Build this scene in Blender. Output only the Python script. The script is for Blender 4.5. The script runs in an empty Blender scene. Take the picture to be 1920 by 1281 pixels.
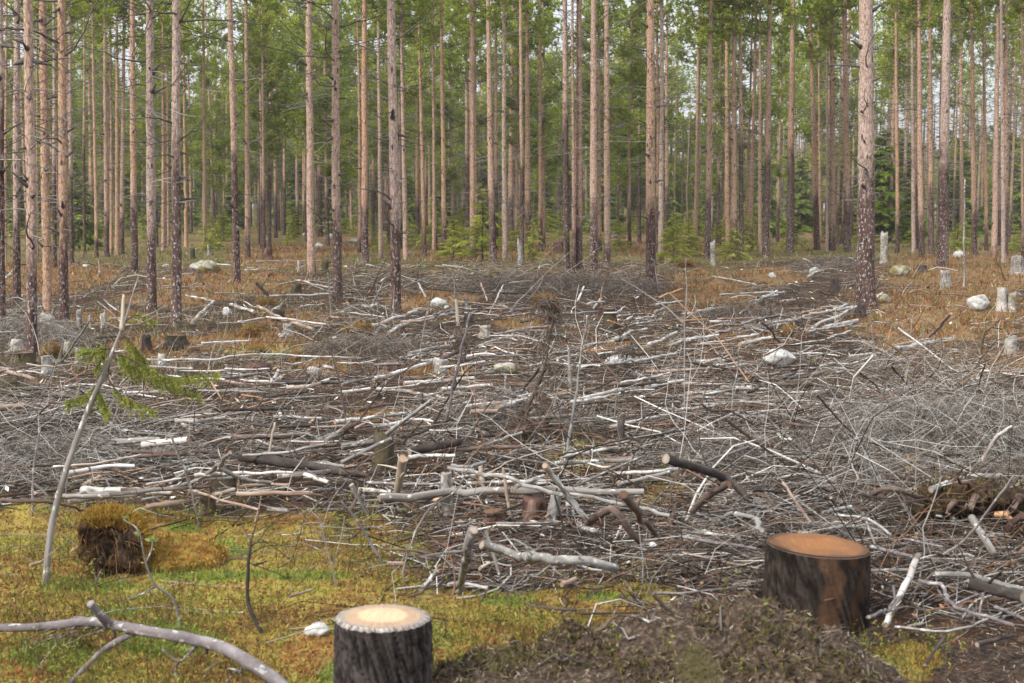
import bpy, math, random
import numpy as np

SC = bpy.context.scene
COL = SC.collection
rng = np.random.default_rng(7)
random.seed(7)
R = math.radians

# ------------------------------------------------------------------ camera, world, sun, exposure
W, HH = 1920.0, 1281.0
FPX = 50.0 / 36.0 * W
CAMZ = 2.0
PITCH = math.atan((HH / 2 - 385.0) / FPX)
cam_data = bpy.data.cameras.new('camera')
cam_data.lens = 50.0
cam_data.sensor_width = 36.0
cam_data.clip_start = 0.1
cam_data.clip_end = 3000.0
cam_data.dof.use_dof = True
cam_data.dof.focus_distance = 18.0
cam_data.dof.aperture_fstop = 5.6
cam = bpy.data.objects.new('camera', cam_data)
COL.objects.link(cam)
cam.location = (0, 0, CAMZ)
cam.rotation_euler = (math.pi / 2 - PITCH, 0, 0)
SC.camera = cam

SUN_DIR = np.array([-0.56, -0.50, 0.66]); SUN_DIR /= np.linalg.norm(SUN_DIR)   # towards the sun
world = bpy.data.worlds.new('World')
SC.world = world
world.use_nodes = True
wn = world.node_tree
for n in list(wn.nodes): wn.nodes.remove(n)
w_out = wn.nodes.new('ShaderNodeOutputWorld')
w_bg = wn.nodes.new('ShaderNodeBackground')
w_sky = wn.nodes.new('ShaderNodeTexSky')
w_sky.sky_type = 'NISHITA'
w_sky.sun_disc = False
w_sky.sun_elevation = math.asin(SUN_DIR[2])
w_sky.sun_rotation = math.atan2(SUN_DIR[0], SUN_DIR[1])
w_sky.dust_density = 2.0
w_tc = wn.nodes.new('ShaderNodeTexCoord')
w_no = wn.nodes.new('ShaderNodeTexNoise')
w_no.inputs['Scale'].default_value = 3.0
w_no.inputs['Detail'].default_value = 6.0
w_rp = wn.nodes.new('ShaderNodeValToRGB')
w_rp.color_ramp.elements[0].position = 0.30; w_rp.color_ramp.elements[0].color = (0.72, 0.72, 0.72, 1)
w_rp.color_ramp.elements[1].position = 0.60; w_rp.color_ramp.elements[1].color = (0.97, 0.97, 0.97, 1)
w_mx = wn.nodes.new('ShaderNodeMix'); w_mx.data_type = 'RGBA'
# an overcast deck: three times brighter overhead than at the horizon
w_sep = wn.nodes.new('ShaderNodeSeparateXYZ'); wn.links.new(w_tc.outputs['Generated'], w_sep.inputs[0])
w_cl = wn.nodes.new('ShaderNodeMath'); w_cl.operation = 'MAXIMUM'; wn.links.new(w_sep.outputs[2], w_cl.inputs[0]); w_cl.inputs[1].default_value = 0.0
w_ma = wn.nodes.new('ShaderNodeMath'); w_ma.operation = 'MULTIPLY_ADD'; wn.links.new(w_cl.outputs[0], w_ma.inputs[0]); w_ma.inputs[1].default_value = 2.0; w_ma.inputs[2].default_value = 1.0
w_cd = wn.nodes.new('ShaderNodeVectorMath'); w_cd.operation = 'SCALE'; w_cd.inputs[0].default_value = (3.85, 4.0, 4.25); wn.links.new(w_ma.outputs[0], w_cd.inputs['Scale'])
wn.links.new(w_cd.outputs[0], w_mx.inputs[7])
w_bg.inputs['Strength'].default_value = 0.10
wn.links.new(w_tc.outputs['Generated'], w_no.inputs['Vector'])
wn.links.new(w_no.outputs['Fac'], w_rp.inputs['Fac'])
wn.links.new(w_rp.outputs['Color'], w_mx.inputs[0])
wn.links.new(w_sky.outputs['Color'], w_mx.inputs[6])
wn.links.new(w_mx.outputs[2], w_bg.inputs['Color'])
wn.links.new(w_bg.outputs['Background'], w_out.inputs['Surface'])

sun_data = bpy.data.lights.new('sun', 'SUN')
sun_data.energy = 2.4
sun_data.angle = R(10)
sun_data.color = (1.0, 0.96, 0.90)
sun = bpy.data.objects.new('sun', sun_data)
COL.objects.link(sun)
from mathutils import Vector
sun.rotation_euler = Vector(-SUN_DIR).to_track_quat('-Z', 'Y').to_euler()

SC.view_settings.view_transform = 'Standard'
SC.view_settings.look = 'None'
SC.view_settings.gamma = 1.0
SC.view_settings.use_curve_mapping = False
SC.view_settings.exposure = 0.99
SC.cycles.max_bounces = 8
SC.cycles.diffuse_bounces = 5
SC.cycles.transparent_max_bounces = 4

# ------------------------------------------------------------------ noise and pixel-to-place helpers
def _hash(ix, iy, s):
    n = (ix.astype(np.int64) * 374761393 + iy.astype(np.int64) * 668265263 + s * 974711) & 0xFFFFFFFF
    n = ((n ^ (n >> 13)) * 1274126177) & 0xFFFFFFFF
    n = n ^ (n >> 16)
    return (n & 0xFFFF) / 32767.5 - 1.0

def vn(x, y, s=0):
    x = np.asarray(x, float); y = np.asarray(y, float)
    ix = np.floor(x); iy = np.floor(y)
    fx = x - ix; fy = y - iy
    fx = fx * fx * (3 - 2 * fx); fy = fy * fy * (3 - 2 * fy)
    a = _hash(ix, iy, s); b = _hash(ix + 1, iy, s); c = _hash(ix, iy + 1, s); d = _hash(ix + 1, iy + 1, s)
    return (a * (1 - fx) + b * fx) * (1 - fy) + (c * (1 - fx) + d * fx) * fy

def fbm(x, y, s=0, o=3):
    r = 0; a = 1; t = 0
    for k in range(o):
        r = r + a * vn(x * 2 ** k + 17.3 * k, y * 2 ** k - 9.1 * k, s + k); t += a; a *= .5
    return r / t

CP, SP = math.cos(PITCH), math.sin(PITCH)
def ray(px, py):
    x = (np.asarray(px, float) - W / 2) / FPX
    y = (HH / 2 - np.asarray(py, float)) / FPX
    d = np.stack([x + 0 * y, CP + y * SP, -SP + y * CP], -1)
    return d
def flat_hit(px, py, z=0.0):
    d = ray(px, py)
    t = (z - CAMZ) / np.minimum(d[..., 2], -1e-3)
    return d * t[..., None] + np.array([0, 0, CAMZ])
def at(px, py, depth):                      # the point of the sight line that lies `depth` metres ahead
    d = ray(px, py)
    return d * (np.asarray(depth) / d[..., 1])[..., None] + np.array([0, 0, CAMZ])
def project(x, y, z):
    z = z - CAMZ
    f = y * CP - z * SP
    u = y * SP + z * CP
    f = np.where(f > .2, f, .2)
    return W / 2 + FPX * x / f, HH / 2 - FPX * u / f

# mounds: (px, py of the foot, width px, height px); rust-coloured or mossy swellings of the ground
MOUNDS = [(1434, 524, 80, 24), (1350, 540, 60, 28), (1743, 605, 90, 26), (1815, 640, 80, 34), (1830, 585, 110, 36),
          (1660, 578, 60, 10), (545, 478, 60, 18), (590, 690, 80, 24), (1168, 455, 40, 14), (385, 500, 70, 22),
          (1690, 530, 90, 14), (90, 640, 40, 18), (330, 650, 60, 12), (765, 575, 50, 16), (60, 975, 120, 26),
          (250, 950, 120, 22), (1250, 960, 120, 34), (1320, 905, 70, 20), (560, 990, 160, 22), (1080, 850, 90, 24),
          (700, 1010, 120, 18), (860, 1010, 130, 28), (1180, 1105, 150, 22), (120, 1120, 200, 16), (1505, 440, 60, 18),
          (1840, 960, 120, 40), (740, 860, 90, 30), (900, 640, 110, 20), (1150, 620, 160, 18), (1480, 700, 160, 20),
          (1750, 800, 240, 46), (1560, 850, 180, 26), (1320, 760, 160, 24), (930, 720, 160, 24), (1880, 900, 160, 60), (400, 830, 200, 26), (1010, 760, 120, 30), (1120, 700, 120, 20), (280, 700, 100, 14)]
_B = []
for px, py, w, h in MOUNDS:
    p = flat_hit(px, py); D = p[1]
    sx = w * D / FPX * .36
    _B.append((p[0], D + sx * .5, sx, max(sx * .8, .12), h * D / FPX * .8))
# the dark earthy bank in front of the big orange stump: a broad uneven ridge
RIDGE_X = [-.85, -.55, -.36, -.20, .10, .41, .70, .92, 1.10, 1.27, 1.42, 1.60, 1.95]
RIDGE_H = [0, .13, .25, .31, .37, .41, .46, .50, .45, .34, .23, .12, 0]
def ridge(x, y):
    yc = 5.28 + .12 * np.sin(x * 2.3)
    return np.interp(x, RIDGE_X, RIDGE_H) * np.exp(-((y - yc) / np.where(y > yc, .34, .62)) ** 2)

def height(x, y):
    x = np.asarray(x, float); y = np.asarray(y, float)
    near = np.clip((30 - y) / 22, 0, 1)
    h = .10 * fbm(x * .28, y * .28, 3, 3) + (.035 + .05 * np.clip((y - 8.5) / 3, 0, 1)) * near * fbm(x * 1.4, y * 1.4, 11, 3) + .016 * near * vn(x * 7, y * 7, 23)
    h = h + .25 * vn(x * .05, y * .04, 31) * np.clip((y - 30) / 60, 0, 1)
    rg = ridge(x, y); w = np.clip(rg * 2.6, 0, 1)
    h = h + rg + w * (.07 * fbm(x * 4.5, y * 4.5, 41, 3) + .035 * vn(x * 13, y * 13, 43) + .02 * vn(x * 30, y * 30, 45))
    for bx, by, sx, sy, a in _B:
        h = h + a * np.exp(-((x - bx) / sx) ** 2 - ((y - by) / sy) ** 2)
    return h

def hit(px, py, lift=0.0):
    px = np.atleast_1d(np.asarray(px, float)); py = np.atleast_1d(np.asarray(py, float))
    d = ray(px, py); dz = np.minimum(d[:, 2], -1e-4)
    lo = np.clip((1.15 + lift - CAMZ) / dz, 1.5, 300); hi = np.clip((-.75 + lift - CAMZ) / dz, lo + 1, 400)
    ts = lo[:, None] + (hi - lo)[:, None] * np.linspace(0, 1, 70) ** 1.3
    P = d[:, None, :] * ts[..., None]
    g = P[..., 2] + CAMZ - lift - height(P[..., 0], P[..., 1])
    k = np.argmax(g < 0, axis=1)
    k = np.where((g < 0).any(1), k, 69)
    i = np.arange(len(k)); a = ts[i, np.maximum(k - 1, 0)]; b = ts[i, k]
    for _ in range(4):
        m = a[:, None] + (b - a)[:, None] * np.linspace(0, 1, 9); q = d[:, None, :] * m[..., None]
        gm = q[..., 2] + CAMZ - lift - height(q[..., 0], q[..., 1])
        j = np.argmax(gm < 0, axis=1); j = np.where((gm < 0).any(1), np.maximum(j, 1), 8)
        a, b = m[i, j - 1], m[i, j]
    return d * b[:, None] + np.array([0, 0, CAMZ])
def hit1(px, py, lift=0.0): return hit(px, py, lift)[0]

# ------------------------------------------------------------------ what grows where on the ground (weights by place)
def soft_ell(px, py, cx, cy, rx, ry, k=1.0):
    return np.clip(1.6 - 1.2 * np.sqrt(((px - cx) / rx) ** 2 + ((py - cy) / ry) ** 2) * k, 0, 1)
RUST = [(560, 600, 70, 14), (200, 600, 90, 16), (330, 560, 110, 16), (980, 610, 60, 12), (1150, 650, 60, 10), (1400, 640, 60, 12), (820, 700, 60, 14), (1120, 880, 70, 16), (700, 780, 50, 12), (1640, 720, 60, 14), (430, 530, 130, 26), (520, 480, 100, 24), (1250, 455, 120, 30), (1330, 545, 90, 40), (1440, 520, 70, 18), (1760, 590, 190, 60),
        (1820, 520, 170, 50), (1800, 690, 160, 40), (1720, 650, 80, 30), (600, 690, 60, 22), (300, 655, 90, 26), (760, 570, 40, 16),
        (90, 520, 130, 30), (60, 640, 60, 24), (640, 450, 120, 24), (900, 470, 160, 22), (1510, 440, 80, 24), (480, 640, 100, 18), (1080, 520, 130, 16),
        (300, 1000, 110, 40), (560, 975, 80, 14), (720, 990, 70, 16), (90, 1070, 90, 18), (1250, 930, 90, 26), (980, 930, 60, 20), (830, 560, 60, 16), (60, 1270, 90, 20), (590, 1230, 60, 40)]
MOSS = [(80, 1000, 240, 62), (250, 985, 160, 40), (540, 1020, 220, 60), (700, 1010, 110, 46), (330, 1130, 420, 110), (900, 1180, 200, 66),
        (1120, 1130, 170, 30), (620, 1240, 900, 90), (1180, 1110, 90, 18), (220, 1250, 420, 80), (1260, 930, 70, 22), (1085, 850, 60, 40), (560, 650, 90, 10),
        (480, 660, 60, 9), (1700, 1235, 60, 26), (640, 1100, 160, 60)]
GREEN = [(150, 655, 40, 9), (560, 668, 70, 7), (640, 655, 30, 8), (40, 735, 40, 10), (420, 1030, 50, 14), (340, 990, 40, 12), (90, 1225, 130, 30),
         (210, 1150, 80, 14), (160, 1100, 120, 14), (430, 1035, 60, 10), (300, 1210, 120, 26), (640, 1270, 40, 40), (820, 1200, 40, 24), (950, 1130, 60, 12),
         (1130, 1120, 60, 12), (250, 1180, 120, 16), (370, 1080, 110, 12), (600, 1080, 90, 10)]
def weights(x, y):
    z = height(x, y)
    px, py = project(x, y, z)
    n1 = fbm(x * .9, y * .9, 51, 3); n2 = fbm(x * .5, y * .25, 61, 3); n3 = fbm(x * 2.2, y * 2.2, 71, 3)
    def many(L, n, amt):
        w = np.zeros_like(px)
        for c in L: w = np.maximum(w, soft_ell(px + 0 * n, py, *c))
        return np.clip(w + amt * n * (w > 0), 0, 1)
    rust = many(RUST, n1, .6)
    moss = many(MOSS, n3, .5)
    green = many(GREEN, n3, .7)
    forest = np.clip((520 - py) / 50 + .7 * n2, 0, 1)
    dirt = np.clip((ridge(x, y) - .10) * 9 + .6 * n3, 0, 1) * (ridge(x, y) > .05)
    green = np.clip(green + .5 * n1 - .15, 0, 1) * (green > 0)
    moss = moss * (1 - .85 * dirt)
    return moss, rust, green, forest, dirt, px, py

# ------------------------------------------------------------------ mesh helpers
def mk_mesh(name, V, faces, mats=(), midx=None, uv=None, col=None, smooth=True, loopcol=None):
    """faces: list of int arrays (n, k); uv: per-loop (total, 2); col: per-vertex (n, 3)."""
    me = bpy.data.meshes.new(name)
    V = np.asarray(V, np.float32).reshape(-1, 3)
    faces = [np.asarray(f, np.int32) for f in faces if len(f)]
    me.vertices.add(len(V)); me.vertices.foreach_set('co', V.ravel())
    loops = np.concatenate([f.ravel() for f in faces])
    tot = np.concatenate([np.full(len(f), f.shape[1], np.int32) for f in faces])
    st = np.concatenate([[0], np.cumsum(tot)[:-1]]).astype(np.int32)
    me.loops.add(len(loops)); me.loops.foreach_set('vertex_index', loops)
    me.polygons.add(len(tot)); me.polygons.foreach_set('loop_start', st)
    try: me.polygons.foreach_set('loop_total', tot)
    except Exception: pass
    if midx is not None: me.polygons.foreach_set('material_index', np.asarray(midx, np.int32))
    if smooth: me.polygons.foreach_set('use_smooth', np.ones(len(tot), bool))
    if uv is not None:
        l = me.uv_layers.new(name='UVMap'); l.data.foreach_set('uv', np.asarray(uv, np.float32).ravel())
    if col is not None:
        c = np.asarray(col, np.float32)
        if c.shape[1] == 3: c = np.concatenate([c, np.ones((len(c), 1), np.float32)], 1)
        a = me.color_attributes.new('tone', 'FLOAT_COLOR', 'POINT'); a.data.foreach_set('color', c.ravel())
    for m in mats: me.materials.append(m)
    me.update(calc_edges=True)
    return me

def frames(P):
    """unit side vectors along centre lines P (N, K, 3)"""
    T = np.gradient(P, axis=1)
    T /= np.linalg.norm(T, axis=-1, keepdims=True) + 1e-9
    mean = T.mean(1, keepdims=True)
    ref = np.where(np.abs(mean[..., 2:3]) > .8, np.array([1., .13, 0.]), np.array([0., 0., 1.]))
    A = np.cross(T, ref); A /= np.linalg.norm(A, axis=-1, keepdims=True) + 1e-9
    B = np.cross(A, T)
    return A, B
def tubes(P, Rr, S=3, wob=None):
    """many tubes at once: P (N,K,3), Rr (N,K) -> V, quads"""
    N, K, _ = P.shape
    A, B = frames(P)
    th = np.arange(S) * 2 * np.pi / S
    rr = Rr[..., None] * np.ones(S)
    if wob is not None: rr = rr * wob
    V = P[:, :, None, :] + rr[..., None] * (A[:, :, None, :] * np.cos(th)[:, None] + B[:, :, None, :] * np.sin(th)[:, None])
    idx = np.arange(N * K * S).reshape(N, K, S)
    a = idx[:, :-1, :]; b = np.roll(a, -1, 2); d = idx[:, 1:, :]; c = np.roll(d, -1, 2)
    return V.reshape(-1, 3), np.stack([a, b, c, d], -1).reshape(-1, 4)

def one_tube(pts, rad, S=10, rough=.0, seed=0, cap=(True, True), uvs=True):
    """one closed limb with bark-like uneven girth; returns V, faces list, loop uvs"""
    P = np.asarray(pts, float)[None]; r = np.asarray(rad, float)[None]
    K = P.shape[1]
    g = np.random.default_rng(seed)
    wob = None
    if rough:
        lw = g.normal(0, 1, (1, K, S)); lw = (lw + np.roll(lw, 1, 1) + np.roll(lw, 1, 2)) / 1.7
        wob = 1 + rough * lw
    V, Q = tubes(P, r, S, wob)
    L = np.concatenate([[0], np.cumsum(np.linalg.norm(np.diff(P[0], axis=0), axis=1))])
    circ = 2 * np.pi * max(float(r.mean()), 1e-4)
    i = np.arange(K - 1).repeat(S); j = np.tile(np.arange(S), K - 1)
    u0 = j / S * circ; u1 = (j + 1) / S * circ
    uv = np.stack([np.stack([u0, L[i]], -1), np.stack([u1, L[i]], -1), np.stack([u1, L[i + 1]], -1), np.stack([u0, L[i + 1]], -1)], 1).reshape(-1, 2)
    faces = [Q]; extra = []
    n = len(V)
    tri = []
    if cap[0]:
        extra.append(P[0, 0]); tri.append(np.stack([np.full(S, n + len(extra) - 1), (np.arange(S) + 1) % S, np.arange(S)], -1))
    if cap[1]:
        o = (K - 1) * S
        extra.append(P[0, -1]); tri.append(np.stack([np.full(S, n + len(extra) - 1), o + np.arange(S), o + (np.arange(S) + 1) % S], -1))
    if tri:
        V = np.concatenate([V, np.array(extra)]); T = np.concatenate(tri); faces.append(T)
        uv = np.concatenate([uv, np.tile(np.array([[0, 0.]]), (len(T) * 3, 1))])
    return V, faces, uv

class Bag:
    """joins several limbs into one mesh"""
    def __init__(s): s.V = []; s.F = {3: [], 4: []}; s.U = {3: [], 4: []}; s.M = {3: [], 4: []}; s.C = []; s.n = 0
    def add(s, V, faces, uv=None, m=0, col=None):
        k0 = 0
        for f in faces:
            f = np.asarray(f); k = f.shape[1]
            s.F[k].append(f + s.n)
            nl = f.size
            s.U[k].append(uv[k0:k0 + nl] if uv is not None else np.zeros((nl, 2)))
            k0 += nl
            s.M[k].append(np.full(len(f), m))
        s.V.append(V); s.n += len(V)
        s.C.append(np.tile(np.asarray(col if col is not None else (1, 1, 1), float), (len(V), 1)) if col is None or np.ndim(col) == 1 else col)
    def mesh(s, name, mats, smooth=True, col=False):
        fs, us, ms = [], [], []
        for k in (4, 3):
            if s.F[k]:
                fs.append(np.concatenate(s.F[k])); us.append(np.concatenate(s.U[k])); ms.append(np.concatenate(s.M[k]))
        return mk_mesh(name, np.concatenate(s.V), fs, mats, np.concatenate(ms), np.concatenate(us), np.concatenate(s.C) if col else None, smooth)

def ob(name, me, parent=None, loc=None, rot=None, scale=None):
    o = bpy.data.objects.new(name, me)
    COL.objects.link(o)
    if parent is not None: o.parent = parent
    if loc is not None: o.location = loc
    if rot is not None: o.rotation_euler = rot
    if scale is not None: o.scale = scale
    return o
def root(name, loc=(0, 0, 0)):
    o = bpy.data.objects.new(name, None); o.empty_display_size = .2
    COL.objects.link(o); o.location = loc
    return o
def tag(o, label=None, cat=None, group=None, kind=None):
    if label: o['label'] = label
    if cat: o['category'] = cat
    if group: o['group'] = group
    if kind: o['kind'] = kind
    return o

# ------------------------------------------------------------------ materials
class NB:
    def __init__(s, name, rough=.85, spec=.2):
        s.m = bpy.data.materials.new(name); s.m.use_nodes = True
        s.t = s.m.node_tree; s.b = s.t.nodes['Principled BSDF']
        s.b.inputs['Roughness'].default_value = rough
        s.b.inputs['Specular IOR Level'].default_value = spec
    def n(s, ty, **kw):
        x = s.t.nodes.new(ty)
        for k, v in kw.items(): setattr(x, k, v)
        return x
    def l(s, a, b): s.t.links.new(a, b)
    def val(s, sock, v):
        if hasattr(v, 'is_output') or isinstance(v, bpy.types.NodeSocket): s.l(v, sock)
        else: sock.default_value = v
    def noise(s, vec, scale, detail=3, rough=.55):
        x = s.n('ShaderNodeTexNoise'); s.l(vec, x.inputs['Vector'])
        x.inputs['Scale'].default_value = scale; x.inputs['Detail'].default_value = detail; x.inputs['Roughness'].default_value = rough
        return x.outputs['Fac']
    def voro(s, vec, scale, feature='F1', out='Distance'):
        x = s.n('ShaderNodeTexVoronoi', feature=feature); s.l(vec, x.inputs['Vector']); x.inputs['Scale'].default_value = scale
        return x.outputs[out]
    def ramp(s, fac, stops):
        x = s.n('ShaderNodeValToRGB'); s.l(fac, x.inputs['Fac']); e = x.color_ramp.elements
        while len(e) < len(stops): e.new(.5)
        for q, (p, c) in zip(e, stops):
            q.position = p; q.color = (*c, 1) if not np.isscalar(c) else (c, c, c, 1)
        return x.outputs['Color']
    def mix(s, f, a, b, mode='MIX'):
        x = s.n('ShaderNodeMix', data_type='RGBA', blend_type=mode)
        for i, v in ((0, f), (6, a), (7, b)):
            if isinstance(v, tuple): v = (*v, 1) if len(v) == 3 else v
            s.val(x.inputs[i], v)
        return x.outputs[2]
    def math(s, op, a, b=0.0, clamp=False):
        x = s.n('ShaderNodeMath', operation=op, use_clamp=clamp); s.val(x.inputs[0], a); s.val(x.inputs[1], b)
        return x.outputs[0]
    def map(s, vec, scale=(1, 1, 1), loc=None):
        x = s.n('ShaderNodeMapping'); s.l(vec, x.inputs['Vector']); x.inputs['Scale'].default_value = scale
        if loc is not None: s.l(loc, x.inputs['Location'])
        return x.outputs[0]
    def rnd(s):
        i = s.n('ShaderNodeObjectInfo'); c = s.n('ShaderNodeCombineXYZ')
        r = s.math('MULTIPLY', i.outputs['Random'], 37.0)
        for k in range(3): s.l(r, c.inputs[k])
        return i.outputs['Random'], c.outputs[0]
    def obj(s): return s.n('ShaderNodeTexCoord').outputs['Object']
    def uv(s): return s.n('ShaderNodeUVMap', uv_map='UVMap').outputs[0]
    def attr(s, name, ty='GEOMETRY', out='Color'):
        return s.n('ShaderNodeAttribute', attribute_name=name, attribute_type=ty).outputs[out]
    def bump(s, h, strength=.5, dist=.01):
        x = s.n('ShaderNodeBump'); s.l(h, x.inputs['Height']); x.inputs['Strength'].default_value = strength; x.inputs['Distance'].default_value = dist
        s.l(x.outputs[0], s.b.inputs['Normal'])
    def color(s, c): s.val(s.b.inputs['Base Color'], (*c, 1) if isinstance(c, tuple) else c)

def limb_mat(name, stops, su=18, sv=2.2, moss=None, spots=None, bump=.6):
    """fibrous or flaky bark laid out along a limb"""
    b = NB(name)
    r, off = b.rnd()
    v = b.map(b.uv(), (su, sv, 1), off)
    f = b.noise(v, 1.0, 4, .65)
    c = b.ramp(f, stops)
    big = b.noise(b.map(b.uv(), (4, 1.3, 1), off), 1.0, 2)
    c = b.mix(b.ramp(big, [(.3, 0.0), (.7, .55)]), c, b.mix(.5, c, stops[0][1]))
    if spots is not None:
        sp = b.noise(b.map(b.uv(), (26, 20, 1), off), 1.0, 2)
        c = b.mix(b.ramp(sp, [(.60, 0.0), (.66, 1.0)]), c, spots)
    if moss is not None:
        mz = b.noise(b.map(b.obj(), (3, 3, 3), off), 1.0, 3)
        c = b.mix(b.ramp(mz, [(.45, 0.0), (.65, .8)]), c, moss)
    c = b.mix(1.0, c, b.ramp(r, [(0, .78), (1, 1.15)]), 'MULTIPLY')
    b.color(c); b.bump(f, bump, .006)
    return b.m

def birch_mat():
    b = NB('birch_bark', .65)
    r, off = b.rnd()
    uv = b.uv()
    base = b.ramp(b.noise(b.map(uv, (10, 5, 1), off), 1, 3), [(.3, (.40, .36, .32)), (.55, (.60, .575, .54)), (.8, (.72, .70, .67))])
    dash = b.noise(b.map(uv, (7, 45, 1), off), 1.0, 2)
    c = b.mix(b.ramp(dash, [(.60, 0.0), (.68, .9)]), base, (.07, .055, .05))
    pat = b.noise(b.map(uv, (9, 3.0, 1), off), 1.0, 3)
    c = b.mix(b.ramp(pat, [(.53, 0.0), (.62, .85)]), c, (.09, .062, .05))
    tan = b.noise(b.map(uv, (5, 1.6, 1), off), 1.3, 2)
    c = b.mix(b.ramp(tan, [(.50, 0.0), (.72, .8)]), c, (.33, .22, .15))
    c = b.mix(1.0, c, b.ramp(r, [(0, .72), (1, 1.08)]), 'MULTIPLY')
    b.color(c); b.bump(pat, .4, .004)
    return b.m

def pine_mat():
    b = NB('pine_bark', .9, .12)
    r, off = b.rnd()
    o = b.map(b.obj(), (1, 1, 1), off)
    z = b.n('ShaderNodeSeparateXYZ'); b.l(b.obj(), z.inputs[0]); z = z.outputs[2]
    line = b.attr('bark_line', 'OBJECT', 'Fac'); hue = b.attr('hue', 'OBJECT', 'Fac'); lich = b.attr('lichen', 'OBJECT', 'Fac')
    plates = b.voro(b.map(o, (19, 19, 7)), 1.0, 'DISTANCE_TO_EDGE')
    pcol = b.voro(b.map(o, (19, 19, 7)), 1.0, 'F1', 'Color')
    fine = b.noise(b.map(o, (30, 30, 14)), 1.0, 4, .75)
    big = b.noise(b.map(o, (5, 5, 1.1)), 1.0, 3)
    g = b.n('ShaderNodeSeparateColor'); b.l(pcol, g.inputs[0]); g = g.outputs[0]
    # lower bark: thick dark plates
    low = b.ramp(g, [(0, (.040, .017, .013)), (.5, (.085, .038, .030)), (1, (.145, .085, .073))])
    low = b.mix(b.ramp(plates, [(.03, 1.0), (.14, 0.0)]), low, (.035, .022, .02))
    low = b.mix(b.math('MULTIPLY', b.ramp(big, [(.35, 0.0), (.75, .9)]), lich), low, (.15, .10, .085))
    # upper bark: thin orange to pinkish-grey flakes
    up = b.mix(hue, (.48, .27, .145), (.43, .335, .285))
    up = b.mix(b.ramp(big, [(.3, .0), (.75, .55)]), up, (.50, .37, .30))
    up = b.mix(b.ramp(g, [(0, .45), (.6, 0.0)]), up, b.mix(.5, up, (.30, .155, .10)))
    up = b.mix(b.ramp(plates, [(.02, .65), (.10, 0.0)]), up, (.17, .10, .075))
    up = b.mix(b.ramp(fine, [(.38, .85), (.50, 0.0)]), up, (.17, .10, .075))
    up = b.mix(b.ramp(fine, [(.60, .0), (.68, .5)]), up, (.58, .46, .39))
    t = b.math('ADD', b.math('SUBTRACT', z, line), b.math('MULTIPLY', b.math('SUBTRACT', b.noise(b.map(o, (7, 7, 2.2)), 1.0, 4, .7), .5), 2.6))
    t = b.ramp(b.math('ADD', b.math('MULTIPLY', t, .5), .5), [(.30, 0.0), (.70, 1.0)])
    c = b.mix(t, low, up)
    kn = b.voro(b.map(o, (6.5, 6.5, 2.1)), 1.0)
    c = b.mix(b.ramp(kn, [(.10, .9), (.16, 0.0)]), c, (.03, .02, .018))
    # pale lichen flecks, thickest low down
    sp = b.noise(b.map(o, (27, 27, 17)), 1.0, 3, .6)
    k = b.math('MULTIPLY', b.ramp(b.math('MULTIPLY', z, .2), [(0, 1.0), (.42, .65), (.8, .10)]), b.math('ADD', b.math('MULTIPLY', lich, .8), .25))
    c = b.mix(b.math('MULTIPLY', b.ramp(sp, [(.57, 0.0), (.63, .9)]), k), c, (.46, .45, .42))
    b.color(c)
    b.bump(b.math('ADD', b.math('MULTIPLY', plates, 1.5), fine), .8, .012)
    return b.m

def tone_mat(name, rough=.85, transl=0.0, grain=0.0, scale=40):
    """colour carried by the leaves, stems or chips themselves"""
    b = NB(name, rough, .15)
    c = b.attr('tone')
    if grain:
        c = b.mix(1.0, c, b.ramp(b.noise(b.obj(), scale, 3), [(.3, 1 - grain), (.7, 1 + grain)]), 'MULTIPLY')
    b.color(c)
    if transl:
        tr = b.n('ShaderNodeBsdfTranslucent'); b.l(c, tr.inputs['Color'])
        mx = b.n('ShaderNodeMixShader'); mx.inputs[0].default_value = transl
        out = [x for x in b.t.nodes if x.type == 'OUTPUT_MATERIAL'][0]
        b.l(b.b.outputs[0], mx.inputs[1]); b.l(tr.outputs[0], mx.inputs[2]); b.l(mx.outputs[0], out.inputs['Surface'])
    return b.m

def cut_mat(name, heart, sap, rim, dirt=.3):
    b = NB(name, .8, .15)
    r, off = b.rnd()
    uv = b.uv()                                     # uv: x = radius share 0..1, y = angle share
    s = b.n('ShaderNodeSeparateXYZ'); b.l(uv, s.inputs[0])
    o = b.map(b.obj(), (1, 1, 1), off)
    rad = b.math('ADD', s.outputs[0], b.math('MULTIPLY', b.math('SUBTRACT', b.noise(o, 6, 3), .5), .30))
    c = b.ramp(rad, [(0, heart), (.50, heart), (.64, sap), (.84, sap), (.93, rim)])
    wv = b.math('SINE', b.math('MULTIPLY', b.math('ADD', s.outputs[0], b.math('MULTIPLY', b.noise(o, 5, 2), .16)), 95.0))
    c = b.mix(b.math('MULTIPLY', b.math('ADD', wv, 1.0), .17), c, (.08, .04, .022))
    saw = b.noise(b.map(o, (70, 7, 7)), 1.0, 2)
    c = b.mix(b.ramp(saw, [(.4, dirt), (.65, 0.0)]), c, b.mix(.6, c, (.10, .06, .04)))
    blot = b.noise(o, 9, 4, .65)
    c = b.mix(b.ramp(blot, [(.5, 0.0), (.72, dirt * 1.6)]), c, (.16, .09, .055))
    b.color(c); b.bump(saw, .35, .004)
    return b.m

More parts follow.
